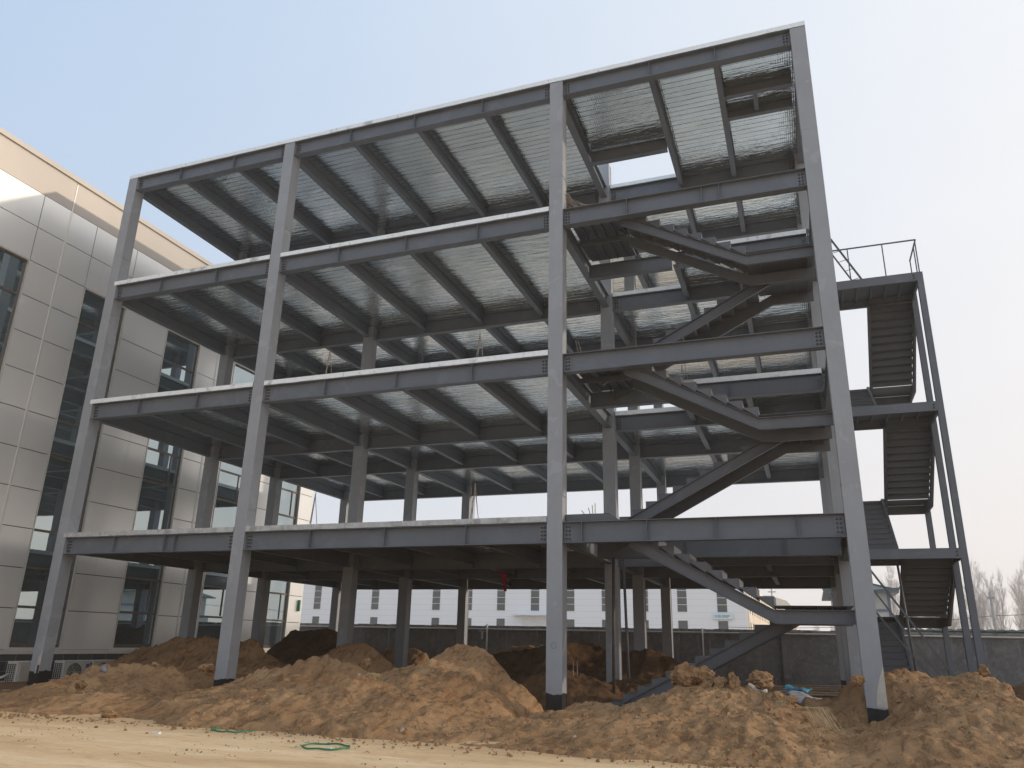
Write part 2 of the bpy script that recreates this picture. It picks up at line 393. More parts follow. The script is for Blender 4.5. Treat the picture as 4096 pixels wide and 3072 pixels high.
me.from_pydata(np.stack([X.ravel(),Y.ravel(),H.ravel()],1).tolist(),[],np.stack([b0,b0+1,b0+nx_+1,b0+nx_],1).tolist())
me.polygons.foreach_set('use_smooth',[True]*len(me.polygons)); me.materials.append(M['yard'])
o=bpy.data.objects.new('paved_yard',me); COL.objects.link(o); tag(o,kind='structure')
# trampled soil below the frame, shade put into its dark colour, from the heaps to the boundary wall
X,Y=np.meshgrid(np.linspace(-17,14,125),np.linspace(-5.2,17,90))
H=.02+(fbm(X,Y,5,.6,5)-.5)*.10
H=np.where((X<-16.5)|(Y<-4.6),-.05,H)
me=bpy.data.meshes.new('soil_ground'); nx_=125
me.from_pydata(np.stack([X.ravel(),Y.ravel(),H.ravel()],1).tolist(),[],[(j*nx_+i,j*nx_+i+1,(j+1)*nx_+i+1,(j+1)*nx_+i) for j in range(89) for i in range(nx_-1)])
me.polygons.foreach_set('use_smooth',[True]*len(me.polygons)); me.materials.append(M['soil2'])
o=bpy.data.objects.new('soil_ground',me); COL.objects.link(o); tag(o,kind='structure')


M1=[(-16.5,-0.12),(-14.9,-0.05),(-14.3,-0.12),(-13,-0.05),(-11.79,-0.35),(-11.47,-0.35),(-11.15,0.02),(-10.84,0.37),(-10.53,0.54),(-10.08,0.77),(-9.22,0.77),(-8.64,0.79),(-8.09,0.78),(-7.69,0.42),(-7.26,0.09),(-6.93,-0.35)]
M2=[(-7.32,-0.35),(-7.23,-0.35),(-6.79,0.17),(-6.22,0.68),(-5.56,0.76),(-5.06,0.92),(-4.56,1.05),(-4.12,1.01),(-3.68,0.96),(-3.28,0.75),(-2.84,0.2)]
M3=[(-3.65,0.32),(-3.18,0.82),(-2.76,0.89),(-2.36,0.84),(-2.08,1.19),(-1.77,1.4),(-1.34,1.27),(-0.96,1.18),(-0.65,0.87),(-0.3,0.61),(0.05,0.32),(0.26,-0.35),(0.39,-0.35)]
M4a=[(0.36,-0.35),(0.48,-0.3),(0.81,0.29),(1.26,0.35),(1.58,0.35),(1.79,0.31),(2.12,0.41),(2.46,0.52)]
M4b=[(2.05,-0.1),(2.35,0.39),(2.62,0.61),(2.88,0.78),(3.24,0.72),(3.59,0.69),(4.08,0.67),(4.37,0.58)]
M4c=[(4.39,0.6),(4.71,0.51),(4.89,0.45),(5.15,0.37),(5.35,0.27),(5.53,-0.23)]
M5a=[(5.33,-0.35),(5.43,-0.35),(5.65,0.32),(5.87,0.38),(6.05,0.98),(6.3,1.06)]
M5b=[(6.08,0.97),(6.59,1.03),(6.98,1.05),(7.31,1),(7.47,0.98),(7.95,0.99),(8.24,1.03),(8.53,0.97),(8.74,0.17),(8.94,0.4),(9.17,-0.26),(9.5,0.4),(10.5,0.3)]
M6=[(-15.33,-0.35),(-14.93,0.01),(-14.18,0.96),(-13.32,1.06),(-12.7,1.29),(-11.83,1.35),(-11.04,1.34),(-10.26,1.33),(-9.89,1.41),(-9.38,0.94),(-8.93,0.76),(-8.59,0.6),(-8.18,-0.08)]
M7=[(-15.11,-0.13),(-14.48,0.78),(-13.9,0.94),(-13.4,1.7),(-12.43,1.73),(-11.71,1.75),(-11.4,1.39),(-10.86,1.36),(-10.3,0.72),(-9.74,0.57)]
M8=[(-8.25,0.42),(-7.85,0.82),(-7.3,1.09),(-6.71,1.27),(-6.11,1.29),(-5.8,1.06),(-5.35,0.77),(-5.03,0.15)]
M9=[(-5.03,0.61),(-4.59,1.02),(-4.06,1.09),(-3.33,1.15),(-2.6,1.35),(-1.84,1.46),(-1.32,1.44),(-0.72,1.27),(-0.16,1.17),(0.61,1.3),(0.99,1.2),(1.39,1.06),(1.64,0.9),(1.98,0.56)]
M10a=[(-11.84,0.52),(-11.49,1),(-10.82,1.06),(-10.12,1.04),(-9.55,0.95),(-9.19,0.19)]
M10b=[(-7.37,0.55),(-6.74,1.05),(-6.18,1.23),(-5.43,1.31),(-4.6,1.26),(-3.95,1.27),(-3.35,0.83)]
mound('dirt_mound',-17.2,-5.8,-6.6,.9,[('r',-2.0,M1,3.8,1.8,.55),(-7.6,-3.9,.34,1.4,1.3,0,{'asym':2.0})],.045,11,label=
      'low brown soil heap in front of the two leftmost columns and the air conditioners',edge=-5.75)
mound('dirt_mound',-8.6,-1.9,-6.6,1.0,[('r',-1.5,M2,4.3,1.5,.68),(-3.9,-3.4,.55,1.6,1.7,0,{'asym':2.6})],.045,23,label=
      'crumbly brown soil heap between the second column and the sharp central peak',edge=-5.75)
mound('dirt_mound',-4.9,1.5,-6.6,1.6,[('r',-.7,M3,5.1,1.7,.85),(-2.6,-3.0,.72,2.2,1.9,0,{'asym':2.8}),(-1.2,-3.6,.50,1.6,1.7,0,{'asym':2.4})],.045,37,
      'tallest cone-shaped brown soil heap just left of the middle front column',edge=-5.75)
mound('dirt_mound',-1.4,6.2,-6.8,1.6,[('r',-1.0,M4a,4.9,.9,.75),('r',-.4,M4b,5.4,1.1,.8),('r',-.8,M4c,5.2,1.2,.8),(2.6,-3.2,.36,1.7,1.4,0,{'asym':2.4}),(.3,-3.7,.19,2.2,1.6,0,{'asym':2.3}),(4.2,-2.9,.42,2.0,1.6,0,{'asym':2.8})],.04,41,
      'broken cloddy soil ridge below the foot of the interior stair',edge=-5.8,clod=.8,rough=1.0)
mound('dirt_mound',4.7,12.8,-8.2,5.2,[('r',1.0,M5a,2.4,1.4),('r',1.6,M5b,7.6,2.0,.9),(7.7,-2.4,.66,2.4,1.9,0,{'asym':3.2}),(10.6,.8,.7,2.6,2.6),(7.0,-4.4,.30,1.6,1.4)],.045,59,
      'big ribbed tan soil heap at the right edge behind and beside the right front column',clod=.8,rough=1.05,cut=[(6.15,-.35,1.15,.85),(6.02,-1.5,1.2,.62),(5.9,-2.6,1.0,.22)],edge=-7.4)
mound('dirt_mound',-16.3,-7.3,.6,6.0,[('r',3.0,M6,2.5,2.4)],.055,61,
      'rounded brown soil heap under the left bay against the metal-clad building')
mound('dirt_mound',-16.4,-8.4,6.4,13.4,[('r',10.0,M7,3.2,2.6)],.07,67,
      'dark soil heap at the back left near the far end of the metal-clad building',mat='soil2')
mound('dirt_mound',-9.0,-4.0,1.0,5.6,[('r',3.2,M8,2.0,2.0)],.055,71,
      'brown soil heap under the middle bay in front of the second-row column')
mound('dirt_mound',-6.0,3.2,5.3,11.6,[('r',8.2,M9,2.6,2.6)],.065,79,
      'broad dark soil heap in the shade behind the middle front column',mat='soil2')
mound('dirt_mound',-12.6,-8.4,12.2,15.6,[('r',13.7,M10a,1.3,1.2)],.06,83,
      'small jagged sunlit soil heap far back in front of the dark boundary wall',rough=1.3)
mound('dirt_mound',-8.2,-2.6,12.0,15.8,[('r',13.8,M10b,1.4,1.3)],.06,89,
      'jagged sunlit soil bank by the boundary wall, left of the middle front column',rough=1.4)
mound('dirt_mound',-2.6,2.6,1.4,5.3,[(-.6,3.2,.85,1.6,1.4),(.9,4.0,.6,1.4,1.1)],.05,97,
      'rough soil heap between the middle front column and the one behind it',mat='soil2',rough=1.3,clod=1.4)
mound('dirt_mound',8.4,15.5,4.4,10.4,[(10.9,6.4,.95,2.4,1.9),(12.8,6.8,.8,2.2,1.9)],.08,101,
      'dark low soil heap behind the external stair posts at the right edge',mat='soil2')

# ------------------------------------------------------------------ rocks and clods
def rock_mesh(name,seed,r,sq=(1,1,.75),mat='clod',sub=3):
    bm=bmesh.new(); bmesh.ops.create_icosphere(bm,subdivisions=sub,radius=1)
    rr=random.Random(seed); off=[rr.uniform(-50,50) for _ in range(3)]
    from mathutils import noise as mn
    for v in bm.verts:
        n=v.co.normalized(); a=mn.noise(n*1.1+Vector(off))*.5+mn.noise(n*2.6+Vector(off))*.32+mn.noise(n*6+Vector(off))*.18+mn.noise(n*13+Vector(off))*.07
        p=n*(1+a); v.co=Vector((p.x*r*sq[0],p.y*r*sq[1],p.z*r*sq[2]))
    me=bpy.data.meshes.new(name); bm.to_mesh(me); bm.free(); me.materials.append(M[mat])
    me.polygons.foreach_set('use_smooth',[False]*len(me.polygons)); return me
CL=[ # x,y,z,r,squash,label
 (2.95,-.55,.86,.27,(1.15,.9,.9),'big round soil clod against the lower stringer of the interior stair, leftmost on the ridge'),
 (3.33,-.35,.84,.20,(1.1,.9,.95),'rough soil clod just right of the biggest clod on the stair-foot ridge'),
 (3.62,-.45,.74,.19,(.9,.9,1.0),'middle soil clod of the row on the stair-foot ridge'),
 (3.86,-.55,.76,.20,(.55,.8,1.25),'narrow upright soil clod standing on the stair-foot ridge'),
 (4.32,.1,.84,.22,(1.15,.9,.8),'reddish flat-topped clod left of the board pile'),
 (3.2,-.9,.62,.16,(1.5,.9,.7),'low flat soil clod below the big round one'),
 (4.7,-.9,.52,.24,(1.2,.9,.8),'soil clod beside the dry straw tuft'),
 (6.0,-.35,.9,.12,(1,.9,.9),'small clod perched left of the right front column'),
 (8.2,.6,1.12,.12,(.8,.8,1.1),'little clod on the crest of the right-hand heap'),
 (8.55,-2.4,.88,.20,(1.2,.9,.8),'boulder-like clod on the front slope of the right-hand heap'),
 (-8.6,-3.8,.42,.13,(1,.8,.8),'pale stone low on the front slope of the leftmost heap'),
 (-2.9,-2.4,.98,.12,(1,.8,.9),'pale stone beside the twig bundle on the central heap'),
 (-6.3,-2.9,.78,.16,(1.3,.9,.7),'broad pale lump high on the heap right of the second column'),
 (-6.0,-5.5,.12,.13,(1.2,.9,.7),'broken stone at the toe of the heap near the green ring'),
 (-2.3,-5.6,.10,.12,(1.2,1,.7),'brown stone at the toe of the central heap'),
]
for i,(x,y,z,r,sq,lab) in enumerate(CL):
    o=bpy.data.objects.new('soil_clod',rock_mesh('soil_clod',100+i,r*.86,sq,'soil',4)); COL.objects.link(o); o.location=(x,y,z-.05)
    tag(o,lab,'clod','larger clods and stones on the soil heaps')
# fine crumbs and small stones strewn over the front slopes and along the toe of the heaps
g=MB(); rr=random.Random(5)
def crumb(x,y,z,r,mi):
    a0=rr.uniform(0,6.28); k=[rr.uniform(.65,1.25) for _ in range(8)]
    p=[(x+r*math.cos(a0+a)*k[i],y+r*math.sin(a0+a)*k[i],z-r*.35) for i,a in enumerate((0,1.3,2.6,3.9,5.2))]
    q=[(x+r*.6*k[5+i]*math.cos(a0+a),y+r*.6*k[5+i]*math.sin(a0+a),z+r*rr.uniform(.4,.75)) for i,a in enumerate((.3,2.4,4.5))]
    g.add(p+q,[(0,1,5),(1,2,6,5),(2,3,6),(3,4,7,6),(4,0,5,7),(5,6,7)],mi)
for i in range(900):
    x=rr.uniform(-14,9); y=-5.75-abs(rr.gauss(0,.38)); r=rr.uniform(.008,.030)*(1 if rr.random()<.95 else 1.8); crumb(x,y,.022+r*.3,r,0)
for i in range(2600):
    x=rr.uniform(-10,7); y=rr.uniform(-8.8,-6.0)
    if vnoise(np.array([x*.9]),np.array([y*1.7]),55)[0]*vnoise(np.array([x*3.1]),np.array([y*4.7]),56)[0]<.38: continue
    r=rr.uniform(.004,.013)*(1 if rr.random()<.93 else 2.0); crumb(x,y,.022+r*.3,r,0 if rr.random()<.8 else 1)
for i in range(9000):
    x=rr.uniform(-12,9.5); y=rr.uniform(-5.9,1.6); z=soil_z(x,y)
    if z<.02: continue
    cl=vnoise(np.array([x*1.1]),np.array([y*1.1]),77)[0]
    if rr.random()>cl*1.2: continue
    r=.012+.030*rr.random()**2.5+(.045*rr.random() if rr.random()<.05 else 0)
    crumb(x,y,z,r,0 if rr.random()<.9 else 1)
tag(g.build('soil_crumbs',[M['clod'],M['stone']]),'loose crumbs of soil strewn along the toe of the heaps','soil crumbs',kind='stuff')

# ------------------------------------------------------------------ the steel frame
FR=empty('steel_frame_building',(-4.1,7.2,0),'four-storey bare grey steel frame with metal decks and stairs, standing among soil heaps','steel building')
def part(mb,name,mat,par=FR,bevel=0): return mb.build(name,mat,par,bevel)
COLS={}
for i,x in enumerate(XL):
    for j,y in enumerate(YR):
        g=MB(); top=ZT[3]+.002
        if i==2 and j==1: top=ZT[3]+.95
        # box column of four plates: side plates set in from the edges, a weld step shows on each corner
        g.box(x,x+W,y,y+.014,-.4,top); g.box(x,x+W,y+W-.014,y+W,-.4,top)
        g.box(x+.012,x+.026,y+.014,y+W-.014,-.4,top-.003); g.box(x+W-.026,x+W-.012,y+.014,y+W-.014,-.4,top-.003)
        g.box(x+.026,x+W-.026,y+.014,y+W-.014,top-.02,top-.006)
        for zz in [ZB[0]+1.05,ZT[2]+1.0]:
            g.box(x-.003,x+W+.003,y-.003,y+W+.003,zz,zz+.012)
        COLS[(i,j)]=part(g,'column',M['column'])

def hbeam_x(g,x0,x1,yc,zb,h,bf=.2,tf=.014,tw=.01,stiff=(),lip=.003):
    g.box(x0,x1,yc-bf/2,yc+bf/2,zb,zb+tf); g.box(x0,x1,yc-bf/2,yc+bf/2,zb+h-tf,zb+h)
    g.box(x0,x1,yc-tw/2,yc+tw/2,zb+tf,zb+h-tf)
    for sx in stiff: g.box(sx-.006,sx+.006,yc-bf/2+lip,yc-tw/2,zb+tf,zb+h-tf); g.box(sx-.006,sx+.006,yc+tw/2,yc+bf/2-lip,zb+tf,zb+h-tf)
def hbeam_y(g,xc,y0,y1,zb,h,bf=.2,tf=.014,tw=.01):
    g.box(xc-bf/2,xc+bf/2,y0,y1,zb,zb+tf); g.box(xc-bf/2,xc+bf/2,y0,y1,zb+h-tf,zb+h)
    g.box(xc-tw/2,xc+tw/2,y0,y1,zb+tf,zb+h-tf)
def bolts(g,x,y,z0,rows,cols,dx=.07,dz=.085,face=-1):
    for r in range(rows):
        for c_ in range(cols):
            px=x+c_*dx; pz=z0+r*dz
            v=[];n=8
            for k in range(n): a=2*math.pi*k/n; v.append((px+.026*math.cos(a),y,pz+.026*math.sin(a)))
            for k in range(n): a=2*math.pi*k/n; v.append((px+.023*math.cos(a),y+face*.026,pz+.023*math.sin(a)))
            g.add(v,[tuple(range(n-1,-1,-1)) if face>0 else tuple(range(n)),tuple(range(n,2*n))]+[(k,(k+1)%n,(k+1)%n+n,k+n) for k in range(n)])
def bolts_x(g,y,x,z0,rows,cols,dy=.07,dz=.085,face=1):
    for r in range(rows):
        for c_ in range(cols):
            py=y+c_*dy; pz=z0+r*dz; n=8; v=[]
            for k in range(n): a=2*math.pi*k/n; v.append((x,py+.02*math.cos(a),pz+.02*math.sin(a)))
            for k in range(n): a=2*math.pi*k/n; v.append((x+face*.022,py+.018*math.cos(a),pz+.018*math.sin(a)))
            g.add(v,[tuple(range(n)),tuple(range(n,2*n))]+[(k,(k+1)%n,(k+1)%n+n,k+n) for k in range(n)])
STIFF={(1,2):[.79,2.22,3.65,5.25],(2,2):[],(3,2):[1.98,3.78,4.19],(1,0):[-12.53,-10.77,-10.43]}
for L in range(4):
    for j,y in enumerate(YR):
        yc=y+.115 if j==0 else (y+.27 if j==1 else y+.178)
        for b in range(3):
            x0=XL[b]+W; x1=XL[b+1]
            g=MB(); st=STIFF.get((L+1,b),JX[b]) if j==0 else JX[b]
            bf=.225 if j==0 else .2
            hbeam_x(g,x0,x1,yc,ZB[L],HB,bf=bf,stiff=st)
            bm_=part(g,'floor_beam',M['steel'])
            # splice plates with bolt rows at both ends
            yf=yc-.005
            for xs in (x0+.02,x1-.20) if j<2 else ():
                g=MB()
                g.box(xs,xs+.17,yf-.010,yf,ZB[L]+.05,ZB[L]+HB-.05); n0=len(g.f)
                bolts(g,xs+.05,yf-.010,ZB[L]+.10,4,2,.07,.085)
                g.m=[0]*n0+[1]*(len(g.f)-n0); part(g,'bolted_plate',[M['plate'],M['bolt']],bm_)
    for i,x in enumerate(XL):
        xc=x+W/2
        for r in range(3):
            g=MB(); hbeam_y(g,xc,YR[r]+W,YR[r+1],ZB[L]+.06,HB-.06)
            cb_=part(g,'cross_beam',M['steel'])
            for ys in (YR[r]+W+.02,YR[r+1]-.16) if (r==0 and i!=1) else ():
                g=MB()
                g.box(xc+.005,xc+.013,ys,ys+.14,ZB[L]+.12,ZB[L]+HB-.05); bolts_x(g,ys+.035,xc+.013,ZB[L]+.16,3,2)
                g.box(xc-.013,xc-.005,ys,ys+.14,ZB[L]+.12,ZB[L]+HB-.05); bolts_x(g,ys+.035,xc-.013,ZB[L]+.16,3,2,face=-1)
                part(g,'bolted_plate',M['plate'],cb_)
    for b in range(3):
        for x in JX[b]:
            for r in range(3):
                y0=YR[r]+(.235 if r==0 else (.37 if r==1 else .28)); y1=YR[r+1]+(.17 if r==0 else .078)
                if b==2 and r==0 and L<3: y0=3.24
                g=MB(); hbeam_y(g,x,y0+.002,y1-.002,ZT[L]-.34,.34,bf=.15,tf=.011,tw=.008)
                part(g,'joist',M['steel'])
# extra framing of the stairwell and the lift shaft in the right-hand bay
for L in range(4):
    g=MB(); zb=[7.435,7.435,11.27,15.278][L]
    zb=ZB[L]+(0 if L!=2 else -.07)
    if L==0: hbeam_x(g,XC+W,XD,3.14,ZB[0]-.03,.46,stiff=[2.6,4.9])
    elif L==3: hbeam_x(g,XC+W-.08,2.59,3.34,zb,.40)
    else: hbeam_x(g,XC+.23,2.59,3.10,zb,.42)
    part(g,'floor_beam',M['steel'])
    if L in (1,2):
        g=MB(); hbeam_x(g,2.76,XD,3.24,ZB[L]+.02,.44,stiff=[3.9]); bolts(g,XD-.09,3.235,ZB[L]+.14,3,1)
        part(g,'floor_beam',M['steel'])
g=MB(); hbeam_x(g,4.40,XD,1.72,ZT[3]-.30,.30,bf=.15); part(g,'floor_beam',M['steel'])
g=MB(); hbeam_x(g,4.40,XD,2.68,ZT[3]-.30,.30,bf=.15); part(g,'floor_beam',M['steel'])
g=MB(); hbeam_y(g,5.18,1.80,2.60,ZT[3]-.24,.24,bf=.12); part(g,'joist',M['steel'])

# metal decks: ribbed sheets, ribs run along X
def deck(g,x0,x1,y0,y1,z,th=HD):
    y=y0; p=.205; prof=[]
    while y<y1-.02:
        e=min(y+p,y1)
        for (dy,dz) in ((0,0),(.176,0),(.180,.022),(.198,.022),(.201,0)):
            if y+dy<e: prof.append((y+dy,z+dz))
        y+=p
    prof.append((y1,z))
    n=len(prof); v=[(x0,a,b) for a,b in prof]+[(x1,a,b) for a,b in prof]
    f=[(i,i+n,i+1+n,i+1) for i in range(n-1)]
    g.add(v,f,0)
    zt=z+th-.004
    g.add([(x0,y0,zt),(x1,y0,zt),(x1,y1,zt),(x0,y1,zt)],[(0,1,2,3)],1)
    g.add([(x0,y1,z),(x1,y1,z),(x1,y1,zt),(x0,y1,zt)],[(0,1,2,3)],1)
    g.add([(x1,y0,z),(x1,y1,z),(x1,y1,zt),(x1,y0,zt)],[(0,1,2,3)],1)
    g.add([(x0,y0,z),(x0,y1,z),(x0,y1,zt),(x0,y0,zt)],[(0,1,2,3)],1)
def trim_x(g,x0,x1,y,z,seed):
    rr=random.Random(seed); x=x0
    while x<x1-.01:
        e=min(x+rr.choice([2.0,2.5,3.0]),x1)
        if x1-e<.5: e=x1
        d=rr.uniform(-.003,.003); t=rr.uniform(-.004,.004); n=10
        top=[(x+(e-x)*k/n,y+d+rr.uniform(-.003,.003),z+HD+t) for k in range(n+1)]
        bot=[(x+(e-x)*k/n,y+d+rr.uniform(-.004,.004),z+rr.uniform(.002,.010)) for k in range(n+1)]
        m=len(top)
        back=[(px,y+.05,pz) for px,py,pz in top]
        g.add(bot+top+back,[(k,k+1,m+k+1,m+k) for k in range(n)]+[(m+k,m+k+1,2*m+k+1,2*m+k) for k in range(n)],0)
        x=e+.006
XE0,XE1=XA-.0,XD+W
for L in range(4):
    z=ZT[L]+.002
    rects=[(XE0+(0 if L==3 else .30),-.001,0,YR[3]+W)] if False else []
    # bays 1 and 2
    rects=[(XA+(.0 if L==3 else .02),XB+W/2,.01,YR[3]+.30),(XB+W/2,XC+(W/2),.01,YR[3]+.30)]
    if L==3: rects+=[(XC+W/2,2.62,.01,3.425),(2.62,XD+W,.01,YR[1]+.3),(XC+W/2,XD+W,YR[1]+.17,YR[3]+.30)]
    else: rects+=[(2.62,XD+W-.02,3.17,YR[1]+.3),(XC+W/2,XD+W-.02,YR[1]+.17,YR[3]+.30)]
    for k,(a,b_,c_,d_) in enumerate(rects):
        g=MB(); deck(g,a,b_,c_,d_,z+(.0 if k%2 else .0006)); dk=part(g,'metal_deck',[M['deck'],M['galv']])
        g=MB()
        if c_<.1:
            if L==3: trim_x(g,a,b_,-.012,z,L*10+k)
            else: trim_x(g,[XA+.26,XB+W+.005][k],[XB-.005,XC-.005][k],-.012,z,L*10+k)
        else: trim_x(g,a if a>1 else XC+W+.005,min(b_,XD if d_<7 else 2.6),c_-.012,z,L*10+k)
        part(g,'edge_trim',M['galv_old' if L==0 else 'galv'],dk)

# pale cement splashes and small marks on the column feet
def patch(poly,y=-.004,mat='splash',name='cement_splash',th=.003):
    g=MB(); g.prism(poly,'y',y,y+th); return part(g,name,M[mat],COLS[poly_col])
poly_col=(3,0); patch([(6.472,1.14),(6.44,1.02),(6.40,.93),(6.365,.82),(6.335,.72),(6.315,.60),(6.30,.50),(6.295,.41),(6.34,.40),(6.40,.405),(6.472,.395)])
poly_col=(0,0); patch([(-14.312,1.02),(-14.33,.93),(-14.37,.84),(-14.41,.74),(-14.43,.60),(-14.46,.44),(-14.47,.33),(-14.42,.32),(-14.36,.34),(-14.312,.33)])
patch([(-14.40,.20),(-14.33,.20),(-14.325,.52),(-14.35,.545),(-14.395,.53)],-.010,'bitumen','bitumen_smear',.005)
poly_col=(2,0); g=MB(); g.tube([(.17+.062*math.cos(a*math.pi/12),-.001,1.34+.062*math.sin(a*math.pi/12)) for a in range(25)],.0035,5,cap=False); part(g,'weld_ring',M['plate'],COLS[(2,0)])
# interior stair ------------------------------------------------------
RUN,RISE=.323,.1735
def stringer_x(name,pts,d,y0,side,par):
    """sloping channel along X; pts=(x,z_top); side=+1/-1: flanges point to +Y/-Y"""
    g=MB(); n=len(pts)
    top=[(x,z) for x,z in pts]; bot=[(x,z-d) for x,z in pts]
    g.prism(top+bot[::-1],'y',y0,y0+.010)
    fy0,fy1=(y0+.010,y0+.075) if side>0 else (y0-.065,y0)
    for i in range(n-1):
        for zz,s_ in ((0,-1),(-d,1)):
            (xa,za),(xb,zb)=pts[i],pts[i+1]; za+=zz;zb+=zz
            g.prism([(xa,za),(xb,zb),(xb,zb+s_*.012),(xa,za+s_*.012)],'y',fy0,fy1)
    return g.build(name,M['stair'],par)
def tread_x(par,xr,z,dirn,y0,y1,rise=RISE,run=RUN):
    """tread whose riser is at xr, tread goes to xr+dirn*run at height z (dirn = ascending direction)"""
    g=MB(); xe=xr+dirn*run
    a,b=sorted((xr-dirn*.012,xe)); g.box(a,b,y0,y1,z-.006,z)
    a,b=sorted((xr-dirn*.006,xr)); g.box(a,b,y0,y1,z-rise,z-.006)
    for yy in (y0,y1-.006):
        g.prism([(xr,z-.006),(xe,z-.006),(xr,z-rise-.06)],'y',yy,yy+.006)
    return g.build('tread',M['stair'],par)
MZ=[]
for L in range(3):
    zf=ZT[L]; z0=0.0 if L==0 else ZT[L-1]
    zm=zf-10*RISE-.0; MZ.append(zm)
    # upper flight: from landing up and to the left
    F1=part(MB().box(1.2,1.4,.36,1.42,zf-.012,zf-.004),'stair_flight',M['stair'])
    for k in range(10): tread_x(F1,4.65-RUN*k,zm+RISE*(k+1),-1,.372,1.42)
    xe=4.65-RUN*9
    sl=RISE/RUN; pts=[(1.75,zm-.09+(4.65-1.75)*sl),(4.65,zm-.09),(XD-.002,zm-.09)]
    stringer_x('stringer',pts,.265,.355,-1,F1); stringer_x('stringer',pts,.265,1.425,1,F1)
    # lower flight: from the floor below up and to the right
    F2=part(MB().box(4.81,5.2,1.73,2.92,zm-.012,zm-.004),'stair_flight',M['stair'])
    n=13; dz=(zm-z0)/n
    for k in range(n-1): tread_x(F2,.93+RUN*k,z0+dz*(k+1),1,1.742,2.93,rise=dz)
    sl2=dz/RUN; xq=5.12
    pts=[(.9,z0-.02),(xq,z0-.02+(xq-.9)*sl2),(XD-.002,z0-.02+(xq-.9)*sl2)]
    stringer_x('stringer',pts,.28,1.725,-1,F2); stringer_x('stringer',pts,.28,2.935,1,F2)
    # half landing at the right and floor landing at the left
    g=MB(); g.box(4.655,XD-.004,.366,1.72,zm-.016,zm-.006); g.box(4.82,XD-.004,1.722,2.93,zm-.0155,zm-.0055)
    for k in range(5): x=4.95+k*.26; g.box(x-.005,x+.005,.45,2.90,zm-.12,zm-.016)
    part(g,'stair_landing',M['stair'])
    g=MB(); g.box(XC+W,1.72,.24,2.98,zf-.014,zf-.004)
    for k in range(5): x=.6+k*.26; g.box(x-.005,x+.005,.30,2.9,zf-.10,zf-.014)
    g.box(XC+W,1.75,1.58,1.62,zf-.24,zf-.10)
    part(g,'stair_landing',M['stair'])
g=MB(); g.prism([(.36,3.94),(.36,4.13),(1.36,4.13),(1.62,3.95)],'y',.25,.28); g.box(.36,1.36,.25,1.4,4.12,4.13); g.box(.5,1.2,.4,1.2,4.131,4.15,1)
part(g,'landing_form',[M['stair'],M['board']])

# ------------------------------------------------------------------ external stair
ES=empty('external_staircase',(7.9,9.0,0),'grey open steel stair tower with tall posts on the right side of the frame','staircase')
PX,PY0,PY1,PY2=9.25,6.5,8.08,11.75
for (x,y,zt) in [(PX-.16,PY0,ZT[2]+.01),(PX-.16,PY1-.14,ZT[2]-.02),(PX-.14,PY2-.14,5.92),(6.62,PY2-.14,5.92)]:
    g=MB(); g.box(x,x+.16,y,y+.012,-.3,zt); g.box(x,x+.16,y+.148,y+.16,-.3,zt); g.box(x+.076,x+.084,y+.012,y+.148,-.3,zt)
    if x>9: g.box(x,x+.16,y,y+.16,zt-.012,zt)
    g.build('post',M['steel'],ES)
def stringer_y(pts,d,x0,side,par):
    g=MB(); g.prism([(y,z) for y,z in pts]+[(y,z-d) for y,z in pts][::-1],'x',x0,x0+.010)
    fx0,fx1=(x0+.010,x0+.07) if side>0 else (x0-.06,x0)
    for i in range(len(pts)-1):
        for zz,s_ in ((0,-1),(-d,1)):
            (ya,za),(yb,zb)=pts[i],pts[i+1]; za+=zz;zb+=zz
            g.prism([(ya,za),(yb,zb),(yb,zb+s_*.012),(ya,za+s_*.012)],'x',fx0,fx1)
    return g.build('stringer',M['stair'],par)
def flight_y(y0,z0,y1,z1,x0,x1,n,foot=True):
    """treads climb from (y0,z0) to (y1,z1)"""
    F=MB().box(x0,x1,min(y0,y1)-.02,min(y0,y1)-.005,(z0 if y0<y1 else z1)-.2,(z0 if y0<y1 else z1)-.02).build('stair_flight',M['stair'],ES)
    run=(y1-y0)/(n-1); ri=(z1-z0)/n
    for k in range(n-1):
        g=MB(); ya=y0+run*k; yb=ya+run; z=z0+ri*(k+1)
        a,b=sorted((ya-math.copysign(.028,run),yb)); g.box(x0+.012,x1-.012,a,b,z-.014,z); yn=ya-math.copysign(.028,run); g.prism([(yn,z-.024),(yn+math.copysign(.014,run),z+.001),(yn+math.copysign(.026,run),z-.024)],'x',x0+.013,x1-.013)
        a,b=sorted((ya-math.copysign(.006,run),ya)); g.box(x0+.012,x1-.012,a,b,z-ri,z-.014)
        g.build('tread',M['stair'],F)
    s_=1 if run>0 else -1; off=.05
    if run<0: pts=[(y1,z1+off),(y0,z0+off),(PY2,z0+off)]       # comes down away from the camera to the half landing
    else: pts=[(y0-.05,z0+off),(y1,z1+off),(PY2,z1+off)]
    stringer_y(pts,.31,x0,-1,F); stringer_y(pts,.31,x1-.010,1,F)
    return F
ZM=[2.38,5.93,9.68]
